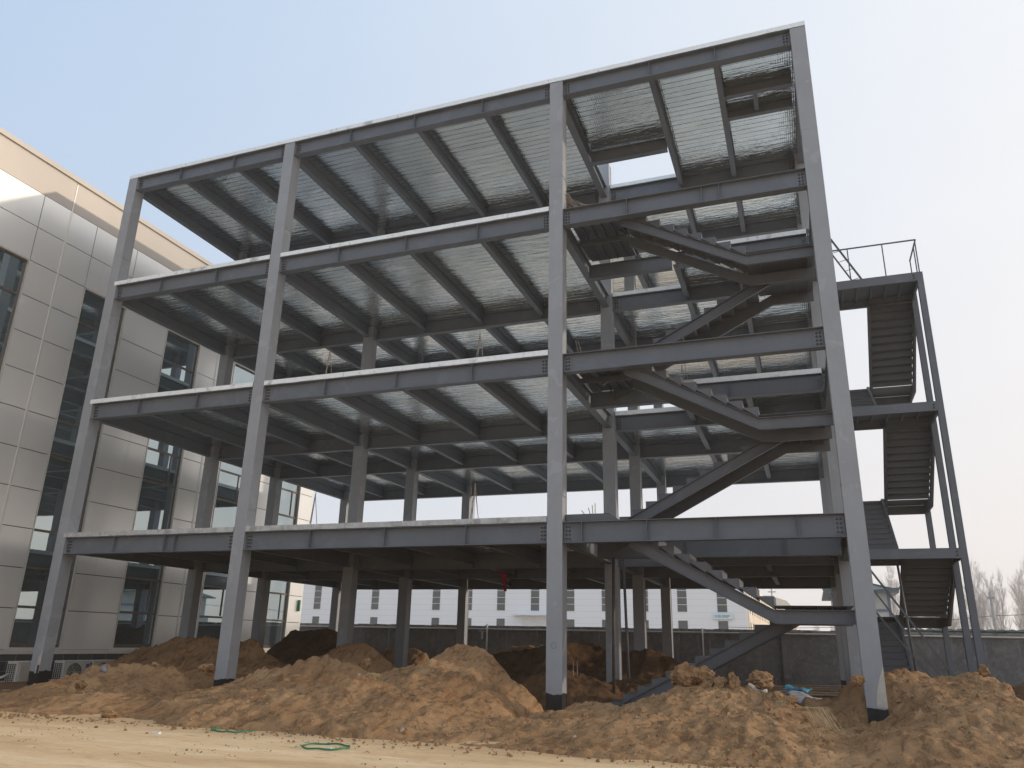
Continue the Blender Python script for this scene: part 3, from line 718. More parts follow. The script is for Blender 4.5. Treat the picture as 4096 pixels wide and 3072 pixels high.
for k in range(3):
    zl=0.0 if k==0 else ZT[k-1]; zm=ZM[k]; zu=ZT[k]
    flight_y(7.35 if k==0 else 8.0,zl,10.6,zm,6.66,7.78,14 if k==0 else 11)
    flight_y(10.6,zm,8.0,zu,7.92,9.16,10 if k==0 else 12)
    g=MB(); g.box(6.66,9.16,10.61,PY2-.01,zm-.02,zm-.01)
    g.box(6.6,9.22,PY2,PY2+.08,zm-.30,zm-.02)
    g.build('stair_landing',M['stair'],ES)
    # floor platform
    g=MB(); zt=zu
    g.box(XD+W+.004,PX-.16,PY0+.005,PY0+.012,zt-.25,zt); g.box(XD+W+.004,PX-.16,PY0+.012,PY0+.08,zt-.25,zt-.239); g.box(XD+W+.004,PX-.16,PY0-.0,PY0+.08,zt,zt+.011)
    g.box(XD+W+.004,PX-.02,PY1,PY1+.009,zt-.28,zt-.012); g.box(XD+W+.004,PX-.02,PY1-.07,PY1,zt-.28,zt-.269)
    g.box(PX-.10,PX-.09,PY0+.16,PY1-.14,zt-.25,zt-.012); g.box(PX-.15,PX-.10,PY0+.16,PY1-.14,zt-.25,zt-.239)
    g.box(XD+W+.02,PX-.02,PY0+.081,PY1+.08,zt-.011,zt-.002)
    for q in range(6):
        x=6.75+q*.40; g.box(x-.03,x-.022,PY0+.09,PY1-.005,zt-.09,zt-.011); g.box(x-.022,x+.03,PY0+.09,PY1-.005,zt-.09,zt-.082)
    pl=g.build('platform',M['steel'],ES)
    g=MB(); bolts(g,PX-.24,PY0+.005,zt-.17,2,1,.07,.09); g.build('bolts',M['bolt'],pl)
# guard rail on the top platform
zt=ZT[2]; g=MB()
g.bar((6.5,PY0+.03,zt+1.06),(9.2,PY0+.03,zt+1.06),.035); g.bar((9.2,PY0+.03,zt+1.06),(9.2,7.95,zt+1.06),.035)
for x in (7.35,8.3,9.18): g.bar((x,PY0+.03,zt),(x,PY0+.03,zt+1.05),.03)
for y in (7.0,7.9): g.bar((9.2,y,zt),(9.2,y,zt+1.05),.03)
g.build('guard_rail',M['stair'],ES)
# inclined ladder rail from the top platform up towards the roof
def ladder_rail(p,q,off,n,name,label):
    g=MB(); p=Vector(p);q=Vector(q);o_=Vector(off)
    g.bar(p,q,.05); g.bar(p+o_,q+o_,.04)
    for k in range(n):
        t=(k+.5)/n; a=p.lerp(q,t); b=(p+o_).lerp(q+o_,t+.02); g.bar(a,b,.014)
    ob=g.build(name,M['stair'])
    return tag(base_at(ob,tuple(p)),label,'handrail','loose prefabricated handrails leaning on the stair tower')
ladder_rail((7.72,6.85,11.86),(6.62,6.9,14.15),(-.22,0,-.10),7,'leaning_handrail','long grey handrail leaning from the top stair platform towards the right front column')
ladder_rail((8.62,6.35,.62),(6.62,6.38,3.86),(-.2,0,-.16),0,'leaning_handrail','grey double handrail leaning against the right column beside the ground flight')
g=MB(); g.bar((8.35,6.9,.35),(6.66,6.95,2.78),.05); o=g.build('leaning_handrail',M['stair']); tag(base_at(o,(8.35,6.9,.35)),'single thin rail leaning low behind the ground flight of the outer stair','handrail','loose prefabricated handrails leaning on the stair tower')
g=MB(); g.tube([(7.78,7.3,.6),(7.72,7.3,2.1),(7.66,7.3,3.68)],.03,8); o=g.build('prop_post',M['stair']); tag(base_at(o,(7.78,7.3,0)),'thin upright post under the lowest platform of the outer stair','post')

# ------------------------------------------------------------------ metal-clad building at the left
FX=-17.0
LB=empty('office_building',(-30,0,0),'long four-storey building with champagne metal cladding and tall ribbon windows at the left','building')
S0,S1=-23.34,15.56
def zk(k): return .87+1.175*k
g=MB(); g.box(-44,FX-.16,S0,S1,.0,15.9); g.build('wall_core',M['dark'],LB)
def pillow(g,y0,y1,z0,z1,x=FX,b=.0030,mi=0):
    """a slightly domed cladding cassette facing +X"""
    ys=[y0+(y1-y0)*q/4 for q in range(5)]; zs=[z0+(z1-z0)*q/4 for q in range(5)]
    v=[]
    for a in ys:
        for c_ in zs:
            u=(a-y0)/(y1-y0)*2-1; w=(c_-z0)/(z1-z0)*2-1
            v.append((x+b*(1-u*u)*(1-w*w),a,c_))
    g.add(v,[(i*5+j,(i+1)*5+j,(i+1)*5+j+1,i*5+j+1) for i in range(4) for j in range(4)],mi,True)
    g.add([(x,y0,z0),(x,y1,z0),(x,y1,z1),(x,y0,z1),(x-.04,y0,z0),(x-.04,y1,z0),(x-.04,y1,z1),(x-.04,y0,z1)],[(0,4,5,1),(1,5,6,2),(2,6,7,3),(3,7,4,0)],mi)
g=MB(); gw=.012
wins=[]
k=-3
while S0+0<S1:
    s=k*7.78
    if s>=S1-.1: break
    for (a,b_) in ((s,s+1.06),(s+2.89,s+4.91),(s+6.74,s+7.78)):
        for r in range(12): pillow(g,a+gw,b_-gw,zk(r)+gw,zk(r+1)-gw)
    wins+=[(s+1.06,s+2.89),(s+4.91,s+6.74)]
    for (a,b_) in ((s+1.06,s+2.89),(s+4.91,s+6.74)):
        for r in (10,11): pillow(g,a+gw,b_-gw,max(zk(r),12.62)+gw,zk(r+1)-gw) if zk(r+1)>12.7 else None
    # full width panel above the windows
    k+=1
g.build('cladding',M['clad'],LB)
g=MB()
kk=-3
while kk*7.78<S1-.1:
    s=kk*7.78; g=MB(); g.box(FX-.02,FX+.012,s-.035,s+.035,zk(0),14.95); g.box(FX-.021,FX+.006,s-.02,s+.02,14.95,16.02); kk+=1
    g.build('cover_strip',M['jamb'],LB)
g=MB(); kk=-3
while kk*7.78<S1-.1:
    s=kk*7.78; pillow(g,s+.03,s+7.75,14.975,16.05,b=.001); kk+=1
g.build('parapet',M['parapet'],LB)
g=MB(); g.box(FX-.45,FX+.06,S0,S1+.03,16.07,16.24); g.box(FX-.4,FX+.02,S0,S1+.01,16.05,16.07); g.box(-44,FX-.45,S0,S1,15.9,16.0); g.build('roof_coping',M['parapet'],LB)
g=MB(); g.box(FX-.05,FX+.09,S0,S1,.74,.86); g.box(FX-.05,FX+.05,S0,S1,.86,.872); g.build('base_ledge',M['jamb'],LB)
g=MB(); g.box(FX-.16,FX+.03,S0,S1,-.5,.738); g.build('plinth',M['tile'],LB)
g=MB()
for r in range(13): pillow(g,-44+0,-44+.1,zk(0),zk(1)) if False else None
g.box(-44,FX-.02,S1,S1+.05,.87,16.05); g.build('end_wall',M['clad'],LB)
for (a,b_) in wins:
    g=MB(); z0,z1=.93,12.58; xf=FX-.10
    fr=.055
    g.box(xf-.04,xf+.03,a+.03,a+.03+fr,z0,z1); g.box(xf-.04,xf+.03,b_-.03-fr,b_-.03,z0,z1)
    for z in (z0,2.06,3.22,4.36,6.70,7.88,11.36,z1-fr): g.box(xf-.04,xf+.032,a+.03+fr,b_-.03-fr,z,z+(.075 if z not in (z0,) else .12))
    g.box(xf-.04,xf+.028,b_-.52,b_-.47,2.15,3.22); g.box(xf-.04,xf+.028,b_-.52,b_-.47,6.8,7.88)
    w=g.build('window',M['frame'],LB)
    g=MB(); g.box(xf-.03,FX+.02,a,a+.029,z0-.06,z1+.03); g.box(xf-.03,FX+.02,b_-.029,b_,z0-.06,z1+.03); g.box(xf-.03,FX+.021,a+.029,b_-.029,z0-.06,z0-.001); g.box(xf-.03,FX+.02,a+.029,b_-.029,z1+.001,z1+.03)
    g.build('window_reveal',M['jamb'],w)
    g=MB(); zs=[z0+.12,2.06,3.22,4.36,6.70,7.88,11.36,z1]; rr=random.Random(int(a*10))
    for q in range(len(zs)-1):
        t1,t2=rr.uniform(-.004,.004),rr.uniform(-.004,.004)
        g.add([(xf+t1,a+.05,zs[q]),(xf-t1,b_-.05,zs[q]),(xf-t1+t2,b_-.05,zs[q+1]),(xf+t1+t2,a+.05,zs[q+1])],[(0,1,2,3)])
    g.build('glass',M['glass'],w)
# small sign edge and lamp on the far corner
o=MB().box(FX+.03,FX+.13,15.2,15.28,2.55,3.05).build('hanging_sign',M['green']); tag(base_at(o,(FX+.15,15.24,2.5)),'thin green sign plate sticking out at the far corner of the clad building','sign')

# air conditioners
def ac(y,label,fan=True,sticker=False):
    x0=-16.72; z0=-.10; t_=empty('air_conditioner',(x0,y,z0),label,'air conditioner','outdoor air-conditioning units along the plinth of the clad building')
    w,d,h=.98,.42,.66
    g=MB(); g.box(x0,x0+d-.01,y,y+w,z0+.03,z0+h-.03); g.box(x0-.01,x0+d+.005,y-.008,y+w+.008,z0+h-.03,z0+h); g.box(x0-.01,x0+d,y-.005,y+w+.005,z0,z0+.03)
    body=g.build('casing',M['ac'],t_,.012)
    if fan:
        g=MB(); cy,cz=y+.40,z0+h*.5
        g.tube([(x0+d-.03,cy,cz),(x0+d+.004,cy,cz)],.265,32); g.build('fan_opening',M['acdark'],t_)
        g=MB()
        for r in (.26,.21,.165,.12,.075,.04):
            g.tube([(x0+d+.012,cy+r*math.cos(a*math.pi/16),cz+r*math.sin(a*math.pi/16)) for a in range(33)],.005,5,cap=False)
        for a in range(6): g.tube([(x0+d+.011,cy,cz),(x0+d+.011,cy+.262*math.cos(a*math.pi/3),cz+.262*math.sin(a*math.pi/3))],.004,5)
        g.build('fan_grille',M['ac'],t_)
    else:
        g=MB()
        for q in range(24): z=z0+.07+q*.022; g.box(x0+d-.008,x0+d+.006,y+.1,y+w-.06,z,z+.010)
        g.build('front_grille',M['ac'],t_)
    g=MB(); g.box(x0+.03,x0+d-.05,y-.004,y+.004,z0+.06,z0+h-.07); g.build('coil',M['acdark'],t_)
    g=MB()
    for q in range(11): z=z0+.06+q*.053; g.box(x0+.03,x0+d-.05,y-.018,y-.006,z,z+.007)
    for q in range(5): x=x0+.035+q*.08; g.box(x,x+.007,y-.017,y-.005,z0+.06,z0+h-.07)
    g.build('side_guard',M['ac'],t_)
    if sticker: g=MB(); g.box(x0+d+.001,x0+d+.004,y+w-.17,y+w-.05,z0+h-.22,z0+h-.10); g.build('label_plate',M['blue'],t_)
    g=MB(); g.box(x0+.02,x0+d-.02,y+.08,y+.14,z0-.22,z0-.001); g.box(x0+.02,x0+d-.02,y+w-.14,y+w-.08,z0-.22,z0-.001); g.build('foot',M['conc'],t_)
ac(.95,'cream outdoor unit with horizontal front slats left of the leftmost column',False)
ac(2.52,'cream outdoor unit with round fan and blue sticker right of the leftmost column',True,True)
ac(3.62,'outdoor unit of which only the top shows above the soil heap',True)
g=MB(); g.tube([(-16.9,-.6,.02),(-16.6,.1,.05),(-16.55,.7,.12),(-16.6,.95,.2)],.035,8); o=g.build('insulated_pipe',M['white']); tag(base_at(o,(-16.9,-.6,.02)),'white insulated pipe running to the slatted air conditioner','pipe')

# ------------------------------------------------------------------ boundary wall
BW=empty('boundary_wall',(0,17,0),'dark weathered rendered wall closing the back of the site','wall')
g=MB(); g.box(-40,60,17,17.24,-.3,1.98); g.build('wall_face',M['bwall'],BW)
g=MB(); rr=random.Random(3); x=-40
while x<60:
    L_=rr.uniform(.35,.6); h=rr.uniform(.075,.105); g.box(x,x+L_-.006,16.95+rr.uniform(-.01,.01),17.30,1.981,1.981+h); x+=L_
g.build('coping',M['coping'],BW)
for x in (-33.6,-29.4,-25.2,-21,-16.8,-12.6,-8.5,-4.2,0.0,4.18,8.4,12.6,16.8,21,25,29,33):
    g=MB(); g.box(x,x+.28,16.88,16.998,-.3,1.86); g.build('pilaster',M['bwall'],BW)
o=MB().tube([(-40,16.9,1.93),(60,16.9,1.93)],.035,8).build('conduit_pipe',M['pvc']); tag(base_at(o,(0,16.9,1.93)),'pale pipe fixed along the top of the dark boundary wall','pipe')
o=MB().tube([(-8.12,16.84,.0),(-8.12,16.84,2.14)],.04,8).build('drain_pipe',M['pvc']); tag(base_at(o,(-8.12,16.84,0)),'pale upright pipe on the dark wall between the third and fourth gaps','pipe')
g=MB(); g.box(-8.5,-8.2,16.78,16.86,1.82,1.86); g.box(-8.37,-8.29,16.76,16.86,1.5,1.82); o=g.build('wall_lamp',M['pvc']); tag(base_at(o,(-8.33,16.82,1.5)),'small pale lamp bracket on the dark wall left of the upright pipe','wall lamp')
o=MB().tube([(1.2,16.85,.0),(1.2,16.85,2.10)],.03,8).build('drain_pipe',M['pvc']); tag(base_at(o,(1.2,16.85,0)),'thin pale pipe on the dark wall right of the rearmost middle column','pipe')
# shed roof behind the wall
SH=empty('shed',(20,19,0),'low lean-to with a grey-green corrugated sheet roof behind the wall','shed')
g=MB(); n=300; xs=[8.45+i*.085 for i in range(n)]
v=[(x,18.0,2.20+.028*math.sin(i*math.pi/2)) for i,x in enumerate(xs)]+[(x,22.,2.16+.028*math.sin(i*math.pi/2)) for i,x in enumerate(xs)]
v+=[(a,b_,c_+.012) for a,b_,c_ in v]
m=2*n
g.add(v,[(i,i+1,n+i+1,n+i) for i in range(n-1)]+[(m+i,m+i+1,m+n+i+1,m+n+i) for i in range(n-1)]+[(i,i+1,m+i+1,m+i) for i in range(n-1)],0,True); g.build('roof',M['shed'],SH)
g=MB(); g.box(8.5,33.9,18.2,18.3,.0,2.15); g.box(8.5,33.9,18.1,18.18,2.02,2.16); g.build('wall',M['teal'],SH)

# ------------------------------------------------------------------ white factory hall
FA=empty('factory_hall',(-40,120,0),'long white sheet-clad factory hall with vertical window strips seen below the frame','factory')
FY=95.; FRX=-2.47
g=MB(); g.box(-110,FRX,FY,FY+80,0,10.6); g.build('wall',M['fact'],FA)
g=MB(); g.prism([(-110,10.6),(FRX,10.6),(FRX-2,11.4),(-56,13.4),(-110,11.4)],'y',FY+.1,FY+80); g.build('roof',M['fact'],FA)
x=-6.23+.0
i=0
while x>-108:
    for (z0,z1) in ((5.87,10.2),(2.2,4.72)):
        if abs(x+32.66)<.1 and z0<5: continue
        g=MB(); g.box(x-.06,x+1.33,FY-.06,FY-.001,z0-.08,z0-.001); g.box(x-.05,x-.001,FY-.05,FY-.001,z0,z1); g.box(x+1.271,x+1.32,FY-.05,FY-.001,z0,z1); g.box(x-.05,x+1.32,FY-.05,FY-.001,z1,z1+.05)
        if z0>5:
            for z in (6.81,7.72,8.69): g.box(x,x+1.27,FY-.04,FY-.001,z-.03,z+.03)
        w=g.build('window',M['white'],FA)
        MB().box(x,x+1.27,FY-.03,FY+.02,z0,z1).build('pane',M['fwin'],w)
    x-=5.3; i+=1
g=MB(); g.box(-35.3,-29.2,FY-1.2,FY-.001,5.18,5.36); g.build('canopy',M['white'],FA)
g=MB()
for q in range(18): z=.3+q*.25; g.box(-34.1,-29.6,FY-.06,FY-.001,z,z+.16)
g.build('roller_door',M['white'],FA)
g=MB(); g.box(FRX,FRX+.12,FY+.3,FY+80,0,10.2); g.build('side_wall',M['sidew'],FA)
for q in range(15):
    y=FY+4+q*5
    for (z0,z1) in ((5.9,9.6),(2.2,4.7)): MB().box(FRX+.121,FRX+.15,y,y+1.3,z0,z1).build('side_window',M['fwin'],FA)
MB().tube([(FRX+.2,FY+.6,0),(FRX+.2,FY+.6,10.2)],.12,8).build('downpipe',M['white'],FA)
SG=empty('shop_sign',(-5.55,FY-.3,4.95),'pale blue company sign with dark lettering on the right end of the white factory','sign')
MB().box(-6.87,-4.27,FY-.32,FY-.12,4.95,5.66).build('board',M['signbd'],SG)
def text(body,size,loc,mat,par,name,ext=.01):
    cu=bpy.data.curves.new(name,'FONT'); cu.body=body; cu.size=size; cu.extrude=ext; cu.align_x='LEFT'
    ob=bpy.data.objects.new(name,cu); COL.objects.link(ob); ob.rotation_euler=(R(90),0,0)
    ob.parent=par; ob.location=Vector(loc)-Vector(par['_o']); cu.materials.append(mat)
    dg=bpy.context.evaluated_depsgraph_get(); me=bpy.data.meshes.new_from_object(ob.evaluated_get(dg))
    o2=bpy.data.objects.new(name,me); COL.objects.link(o2); o2.parent=par; o2.matrix_local=ob.matrix_local.copy(); o2.rotation_euler=(R(90),0,0); o2.location=ob.location
    bpy.data.objects.remove(ob); return o2
text('诚晶广告集成房屋',.20,(-6.25,FY-.33,5.30),M['ink'],SG,'lettering')
text('Chengjing Guanggao Jichengfangwu',.098,(-6.25,FY-.33,5.16),M['ink'],SG,'lettering')
g=MB(); g.tube([(-6.47+.12*math.cos(a),FY-.335,5.33+.14*math.sin(a)) for a in [2.2+i*.35 for i in range(14)]],.022,6); g.tube([(-6.47+.05*math.cos(a*.8),FY-.335,5.38+.05*math.sin(a*.8)) for a in range(8)],.018,6); g.build('emblem',M['logo'],SG)
g=MB()
for q in range(5): g.box(-1.9+q*.9-.35,-1.9+q*.9+.3,FY+20,FY+20.1,10.9,12.4); g.box(-1.9+q*.9-.05,-1.9+q*.9+.0,FY+20.1,FY+20.3,10.2,12.0)
o=g.build('rooftop_letters',M['redsign']); tag(base_at(o,(-1,FY+20,10.2)),'red rooftop lettering on the hall behind the interior stair','sign')
g=MB(); g.prism([(-6,9),(2.2,9),(2.2,10.2),(.5,12.2),(-3,13.4),(-6,13.4)],'y',FY+90,FY+130); o=g.build('warehouse',M['sidew']); tag(base_at(o,(-2,FY+90,9)),'pale gabled warehouse end beyond the white factory','warehouse')
for v_ in o.data.vertices: 
    if v_.co.z<.01: v_.co.z=-9
o=MB().tube([(-.3,125,0),(-.3,125,10.9)],.12,6).bar((-.9,125,10.4),(.4,125,10.4),.15).build('mast',M['conc']); tag(base_at(o,(-.3,125,0)),'thin mast with a cross-arm right of the factory','mast')

# ------------------------------------------------------------------ house behind the wall at the right
HO=empty('house',(8.4,34,0),'white two-storey house with grey tiled roof and upturned eaves behind the wall','house')
g=MB(); g.box(6.62,9.33,30,37,0,4.30); g.build('wall',M['hwall'],HO)
g=MB(); g.box(6.60,9.35,29.95,29.998,3.34,3.46); g.box(9.22,9.36,29.96,29.999,0,4.30); g.box(6.59,6.7,29.96,29.999,0,4.3); g.build('trim',M['hband'],HO)
g=MB(); e=[(6.1,29.5,4.36),(9.78,29.5,4.36),(9.78,37.5,4.36),(6.1,37.5,4.36)]; rdg=[(7.94,31.3,5.02),(7.94,35.7,5.02)]
c0=[(6.02,29.42,4.54),(9.86,29.42,4.54),(9.86,37.6,4.54),(6.02,37.6,4.54)]; mids=[(7.94,29.45,4.36)]
g.add(e+rdg+c0+mids,[(0,10,4),(10,1,4),(1,2,5,4),(2,3,5),(3,0,4,5),(0,6,10),(10,7,1)],0)
g.add([(6.1,29.5,4.27),(9.78,29.5,4.27),(9.78,37.5,4.27),(6.1,37.5,4.27)]+e,[(0,1,2,3),(0,4,5,1),(1,5,6,2),(3,2,6,7),(0,3,7,4)],0)
g.tube([(9.55,29.7,4.42),(9.78,29.48,4.46),(9.86,29.42,4.60)],.035,6); g.tube([(6.35,29.7,4.42),(6.1,29.48,4.46),(6.02,29.42,4.60)],.035,6); g.tube([(7.94,31.3,5.04),(9.7,29.55,4.43)],.04,6); g.tube([(7.94,31.3,5.04),(7.94,35.7,5.04)],.05,6)
g.build('roof',M['roof'],HO)

# utility pole with wire
o=MB().tube([(19.6,60,0),(19.6,60,6.2)],[.16,.12],8).box(19.35,19.85,59.9,60.1,5.7,5.85).build('utility_pole',M['conc']); tag(base_at(o,(19.6,60,0)),'pale concrete utility pole among the bare trees at the right','utility pole')
o=MB().tube([(-2+t_*2.4,62-t_*.0,3.2+.125*t_*1.05-(.02*t_*(9-t_) if t_<9 else 0)) for t_ in range(0,21)],.022,4,cap=False).build('overhead_wire',M['acdark']); tag(base_at(o,(19.6,62,4)),'thin dark wire crossing the bare trees at the right','wire')

# ------------------------------------------------------------------ bare poplars
def poplar(seed,h=14):
    rr=random.Random(seed); trunk=MB(); tw=MB()
    pts=[];x=y=0
    for i in range(8):
        pts.append((x,y,h*i/7)); x+=rr.uniform(-.15,.15); y+=rr.uniform(-.15,.15)
    trunk.tube(pts,[.17*(1-.92*i/7) for i in range(8)],6)
    def branch(p,d,L,r,lev):
        n=4; q=[Vector(p)]; dd=Vector(d)
        for i in range(n):
            dd=(dd+Vector((rr.uniform(-.12,.12),rr.uniform(-.12,.12),.10))).normalized(); q.append(q[-1]+dd*L/n)
        tw.tube(q,[r*(1-.8*i/n) for i in range(n+1)],3,cap=False)
        if lev<3:
            m=(8,6,4)[lev]
            for k in range(m):
                t=rr.uniform(.15,.97); a=q[min(int(t*n),n-1)].lerp(q[min(int(t*n)+1,n)],t*n-int(t*n))
                az=rr.uniform(0,2*math.pi); sp=rr.uniform(.25,.6)
                nd=(dd+Vector((math.cos(az)*sp,math.sin(az)*sp,rr.uniform(-.05,.2)))).normalized()
                branch(a,nd,L*rr.uniform(.35,.62),max(r*.5,.006),lev+1)
    for k in range(26):
        t=rr.uniform(.16,.96); z=h*t; i=min(int(t*7),6); f=t*7-i
        p=Vector(pts[i]).lerp(Vector(pts[i+1]),f); az=rr.uniform(0,2*math.pi)
        branch(p,Vector((math.cos(az)*.42,math.sin(az)*.42,.9)).normalized(),h*rr.uniform(.2,.36)*(1.15-t*.55),.045*(1.2-t),0)
    return trunk,tw
protos=[]
spots=[(22.5,112,.92),(26.6,108,.95),(29.6,114,.88),(32.4,110,.90),(35.2,116,1.0),(25.0,122,.8),(38.5,118,.95),(19.6,118,.86),(16.6,112,.98),(18.0,124,.84),(14.0,126,.72),(30.5,128,.98),(34.0,132,1.0),(28.0,138,.9),(12.0,140,.5),(9.2,142,.46),(6.2,140,.45),(41.5,122,1.0),(23.8,130,.86),(21.0,140,.85),(36.5,108,.78),(31.0,104,.74),(27.6,118,.8)]
names=['tall','slender','broad','leaning','tallest','short','wide-crowned','thin','straight','twiggy','small','dense','high','faint','tiny','low','stunted','outer','inner','distant','near','nearest','forked']
where=['between the stair posts','right of the outer stair post','over the shed roof','left of the utility pole','right of the utility pole','behind the stair posts','at the right edge of the picture','behind the lowest stair flight','right of the tiled house roof','beside the tiled house roof','just over the tiled house','behind the utility pole','in the back row at the right','in the hazy back row','low in the haze below the stair landing','low in the haze left of the house','low in the haze right of the factory','beyond the right edge','in the second row','in the farthest row','in front of the row by the wire','closest to the shed roof','in the middle of the row']
TG='bare poplars standing in haze beyond the site wall'
for i,(x,y,s_) in enumerate(spots):
    if i<4:
        a,b_=poplar(200+i); r0=empty('bare_tree',(0,0,0),'x','tree',TG)
        a.build('trunk',M['bark'],r0); b_.build('branches',M['bark'],r0); protos.append(r0); o=r0
    else:
        o=copy_tree(protos[i%4]); 
    s_*=.86; o.location=(x,y,0); o.scale=(s_,s_,s_); o.rotation_euler.z=i*1.7
    o['label']='%s leafless poplar %s'%(names[i],where[i])

# ------------------------------------------------------------------ loose things
def rods(name,lst,r,label,cat,base,mat='rebar',group=None):
    g=MB()
    for p in lst: g.tube(p,r,5)
    o=g.build(name,M[mat]); return tag(base_at(o,base),label,cat,group)
rr=random.Random(12)
lst=[]
for k in range(46):
    a=rr.uniform(0,6.28); d=rr.uniform(0,.10); x0=.05; 
    p0=(.42+rr.uniform(0,.1),1.3+rr.uniform(-.1,.1),12.02+rr.uniform(0,.25)); 
    lst.append([(.95+rr.uniform(-.1,.1),1.9,11.9+rr.uniform(0,.06)),(.62,.95+d*.4,12.10+d*math.sin(a)),(.20+d*math.cos(a)*1.2+rr.uniform(-.05,.15),.30+rr.uniform(-.15,.1),12.36+d*math.sin(a)*1.3+rr.uniform(-.08,.1))])
rods('rebar_bundle',lst,.011,'spiky bundle of thin bars sticking out beside the middle column on the third floor','rebar bundle',(.6,1.2,11.82))
lst=[]
for k in range(16):
    x=.75+k*.012+rr.uniform(-.05,.05); lst.append([(x-.25,.3+rr.uniform(0,.3),12.25-k*.012),(x+.02*k,.28+rr.uniform(0,.2),12.0-k*.003+rr.uniform(-.05,.03))])
rods('rebar_offcuts',lst,.010,'fanned thin bar ends drooping over the beam right of the spiky bundle','rebar',(.8,.3,11.82))
TR='thin steel starter bars tied into a point on the decks'
def tripod(x,y,z,h,n,lab):
    g=MB()
    for k in range(n):
        a=k*2.2+.4; g.tube([(x+.14*math.cos(a),y+.14*math.sin(a),z),(x+rr.uniform(-.012,.012),y,z+h*rr.uniform(.93,1.05))],.008,5)
    o=g.build('starter_bars',M['rebar']); tag(base_at(o,(x,y,z)),lab,'starter bars',TR)
tripod(-6.55,.62,8.03,.92,5,'pointed group of starter bars standing on the second-floor deck right of the second column')
tripod(-2.05,.62,8.03,.92,5,'pointed group of starter bars on the second-floor deck left of the middle column')
tripod(-2.28,1.2,4.07,1.05,6,'starter bars on the first-floor deck near the rearmost gap by the middle')
tripod(-6.95,1.2,4.07,1.05,5,'starter bars on the first-floor deck just right of the second column')
rods('rebar_sticks',[[(.45,.6,7.92),(.30,.62,8.28)],[(.62,.6,7.92),(.50,.64,8.46)],[(.70,.6,7.92),(.56,.66,8.44)],[(.55,.6,7.92),(.38,.60,8.24)]],.009,'few short bars leaning on the second-floor landing beside the middle column','rebar',(.5,.6,7.9))
rods('rebar_sticks',[[(.85,.8,4.15),(.83,.8,4.42)],[(.80,.8,4.15),(.74,.8,4.36)],[(.90,.8,4.15),(.90,.8,4.46)],[(.70,.8,4.15),(.58,.8,4.30)]],.009,'few short bars poking up from the first-floor landing board','rebar',(.8,.8,4.15))
rods('rebar_sticks',[[(2.62,4.4,8.05),(2.55,4.4,9.0)],[(2.75,4.4,8.05),(2.62,4.4,8.95)],[(2.55,4.5,8.05),(2.53,4.4,8.9)]],.009,'thin bars standing on the deck edge behind the interior stair','rebar',(2.6,4.4,8.03))
o=MB().tube([(.74,3.0,.0),(.80,3.0,3.45)],.038,10).build('scaffold_pipe',M['rust']); tag(base_at(o,(.74,3.0,0)),'rusty upright pipe in front of the second-row middle column','pipe')
o=MB().tube([(.70,5.0,.0),(.62,5.0,3.48)],.038,10).build('scaffold_pipe',M['stair']); tag(base_at(o,(.70,5.0,0)),'thin grey upright pipe right of the second-row middle column','pipe')
rods('starter_bars',[[(-.55+.1*k,3.0,.3),(-.56+.1*k,3.0,1.0)] for k in (0,1,3,4)],.009,'row of thin bars rising from the soil behind the middle front column','starter bars',(-.4,3.0,.3),group=TR)
# red cloth
g=MB(); pts=[(-4.62,3.80),(-4.30,3.72),(-4.22,3.62),(-4.27,3.45),(-4.14,3.36),(-4.28,3.30),(-4.24,3.02),(-4.34,3.02),(-4.38,3.30),(-4.44,3.40),(-4.50,3.58),(-4.64,3.70)]
g.prism(pts,'y',8.84,8.86); o=g.build('red_ribbon',M['red']); tag(base_at(o,(-4.4,8.85,3.8)),'crimson ribbon hanging from a beam under the first floor','ribbon')
# green straps and litter on the yard
def ring(cx,cy,rx,ry,a0,a1,lab):
    g=MB(); n=40; pts=[(cx+rx*math.cos(a0+(a1-a0)*i/n),cy+ry*math.sin(a0+(a1-a0)*i/n),.032+.006*math.sin(i*.9)) for i in range(n+1)]
    v=[];
    for (x,y,z) in pts: v+=[(x,y,z-.006),(x,y,z+.018)]
    g.add(v,[(2*i,2*i+2,2*i+3,2*i+1) for i in range(n)]); o=g.build('green_strap',M['green']); o.modifiers.new('s','SOLIDIFY').thickness=.004
    tag(base_at(o,(cx,cy,0)),lab,'strap','green plastic packing straps on the pale yard')
ring(-.80,-6.92,.33,.27,.2,6.5,'closed ring of green strap lying on the pale yard before the central heap')
ring(-3.05,-5.98,.34,.26,2.6,6.9,'open arc of green strap at the heap toe left of the closed ring')
g=MB(); g.add([(-3.75,-5.80,.03),(-3.45,-5.72,.02),(-3.35,-5.62,.10),(-3.55,-5.60,.08)],[(0,1,2,3)]); o=g.build('green_strap',M['green']); o.modifiers.new('s','SOLIDIFY').thickness=.004; tag(base_at(o,(-3.5,-5.7,0)),'green strap scrap poking out of the soil beside the open arc','strap','green plastic packing straps on the pale yard')
o=MB().box(-3.80,-3.66,-6.83,-6.78,.02,.045).build('paper_scrap',M['white']); tag(base_at(o,(-3.73,-6.8,0)),'white scrap on the pale yard in front of the leftmost heap','litter')
o=MB().box(-.66,-.60,-7.12,-7.09,.03,.055).build('paper_scrap',M['white']); tag(base_at(o,(-.63,-7.1,0)),'tiny white clip on the closed green ring','litter')
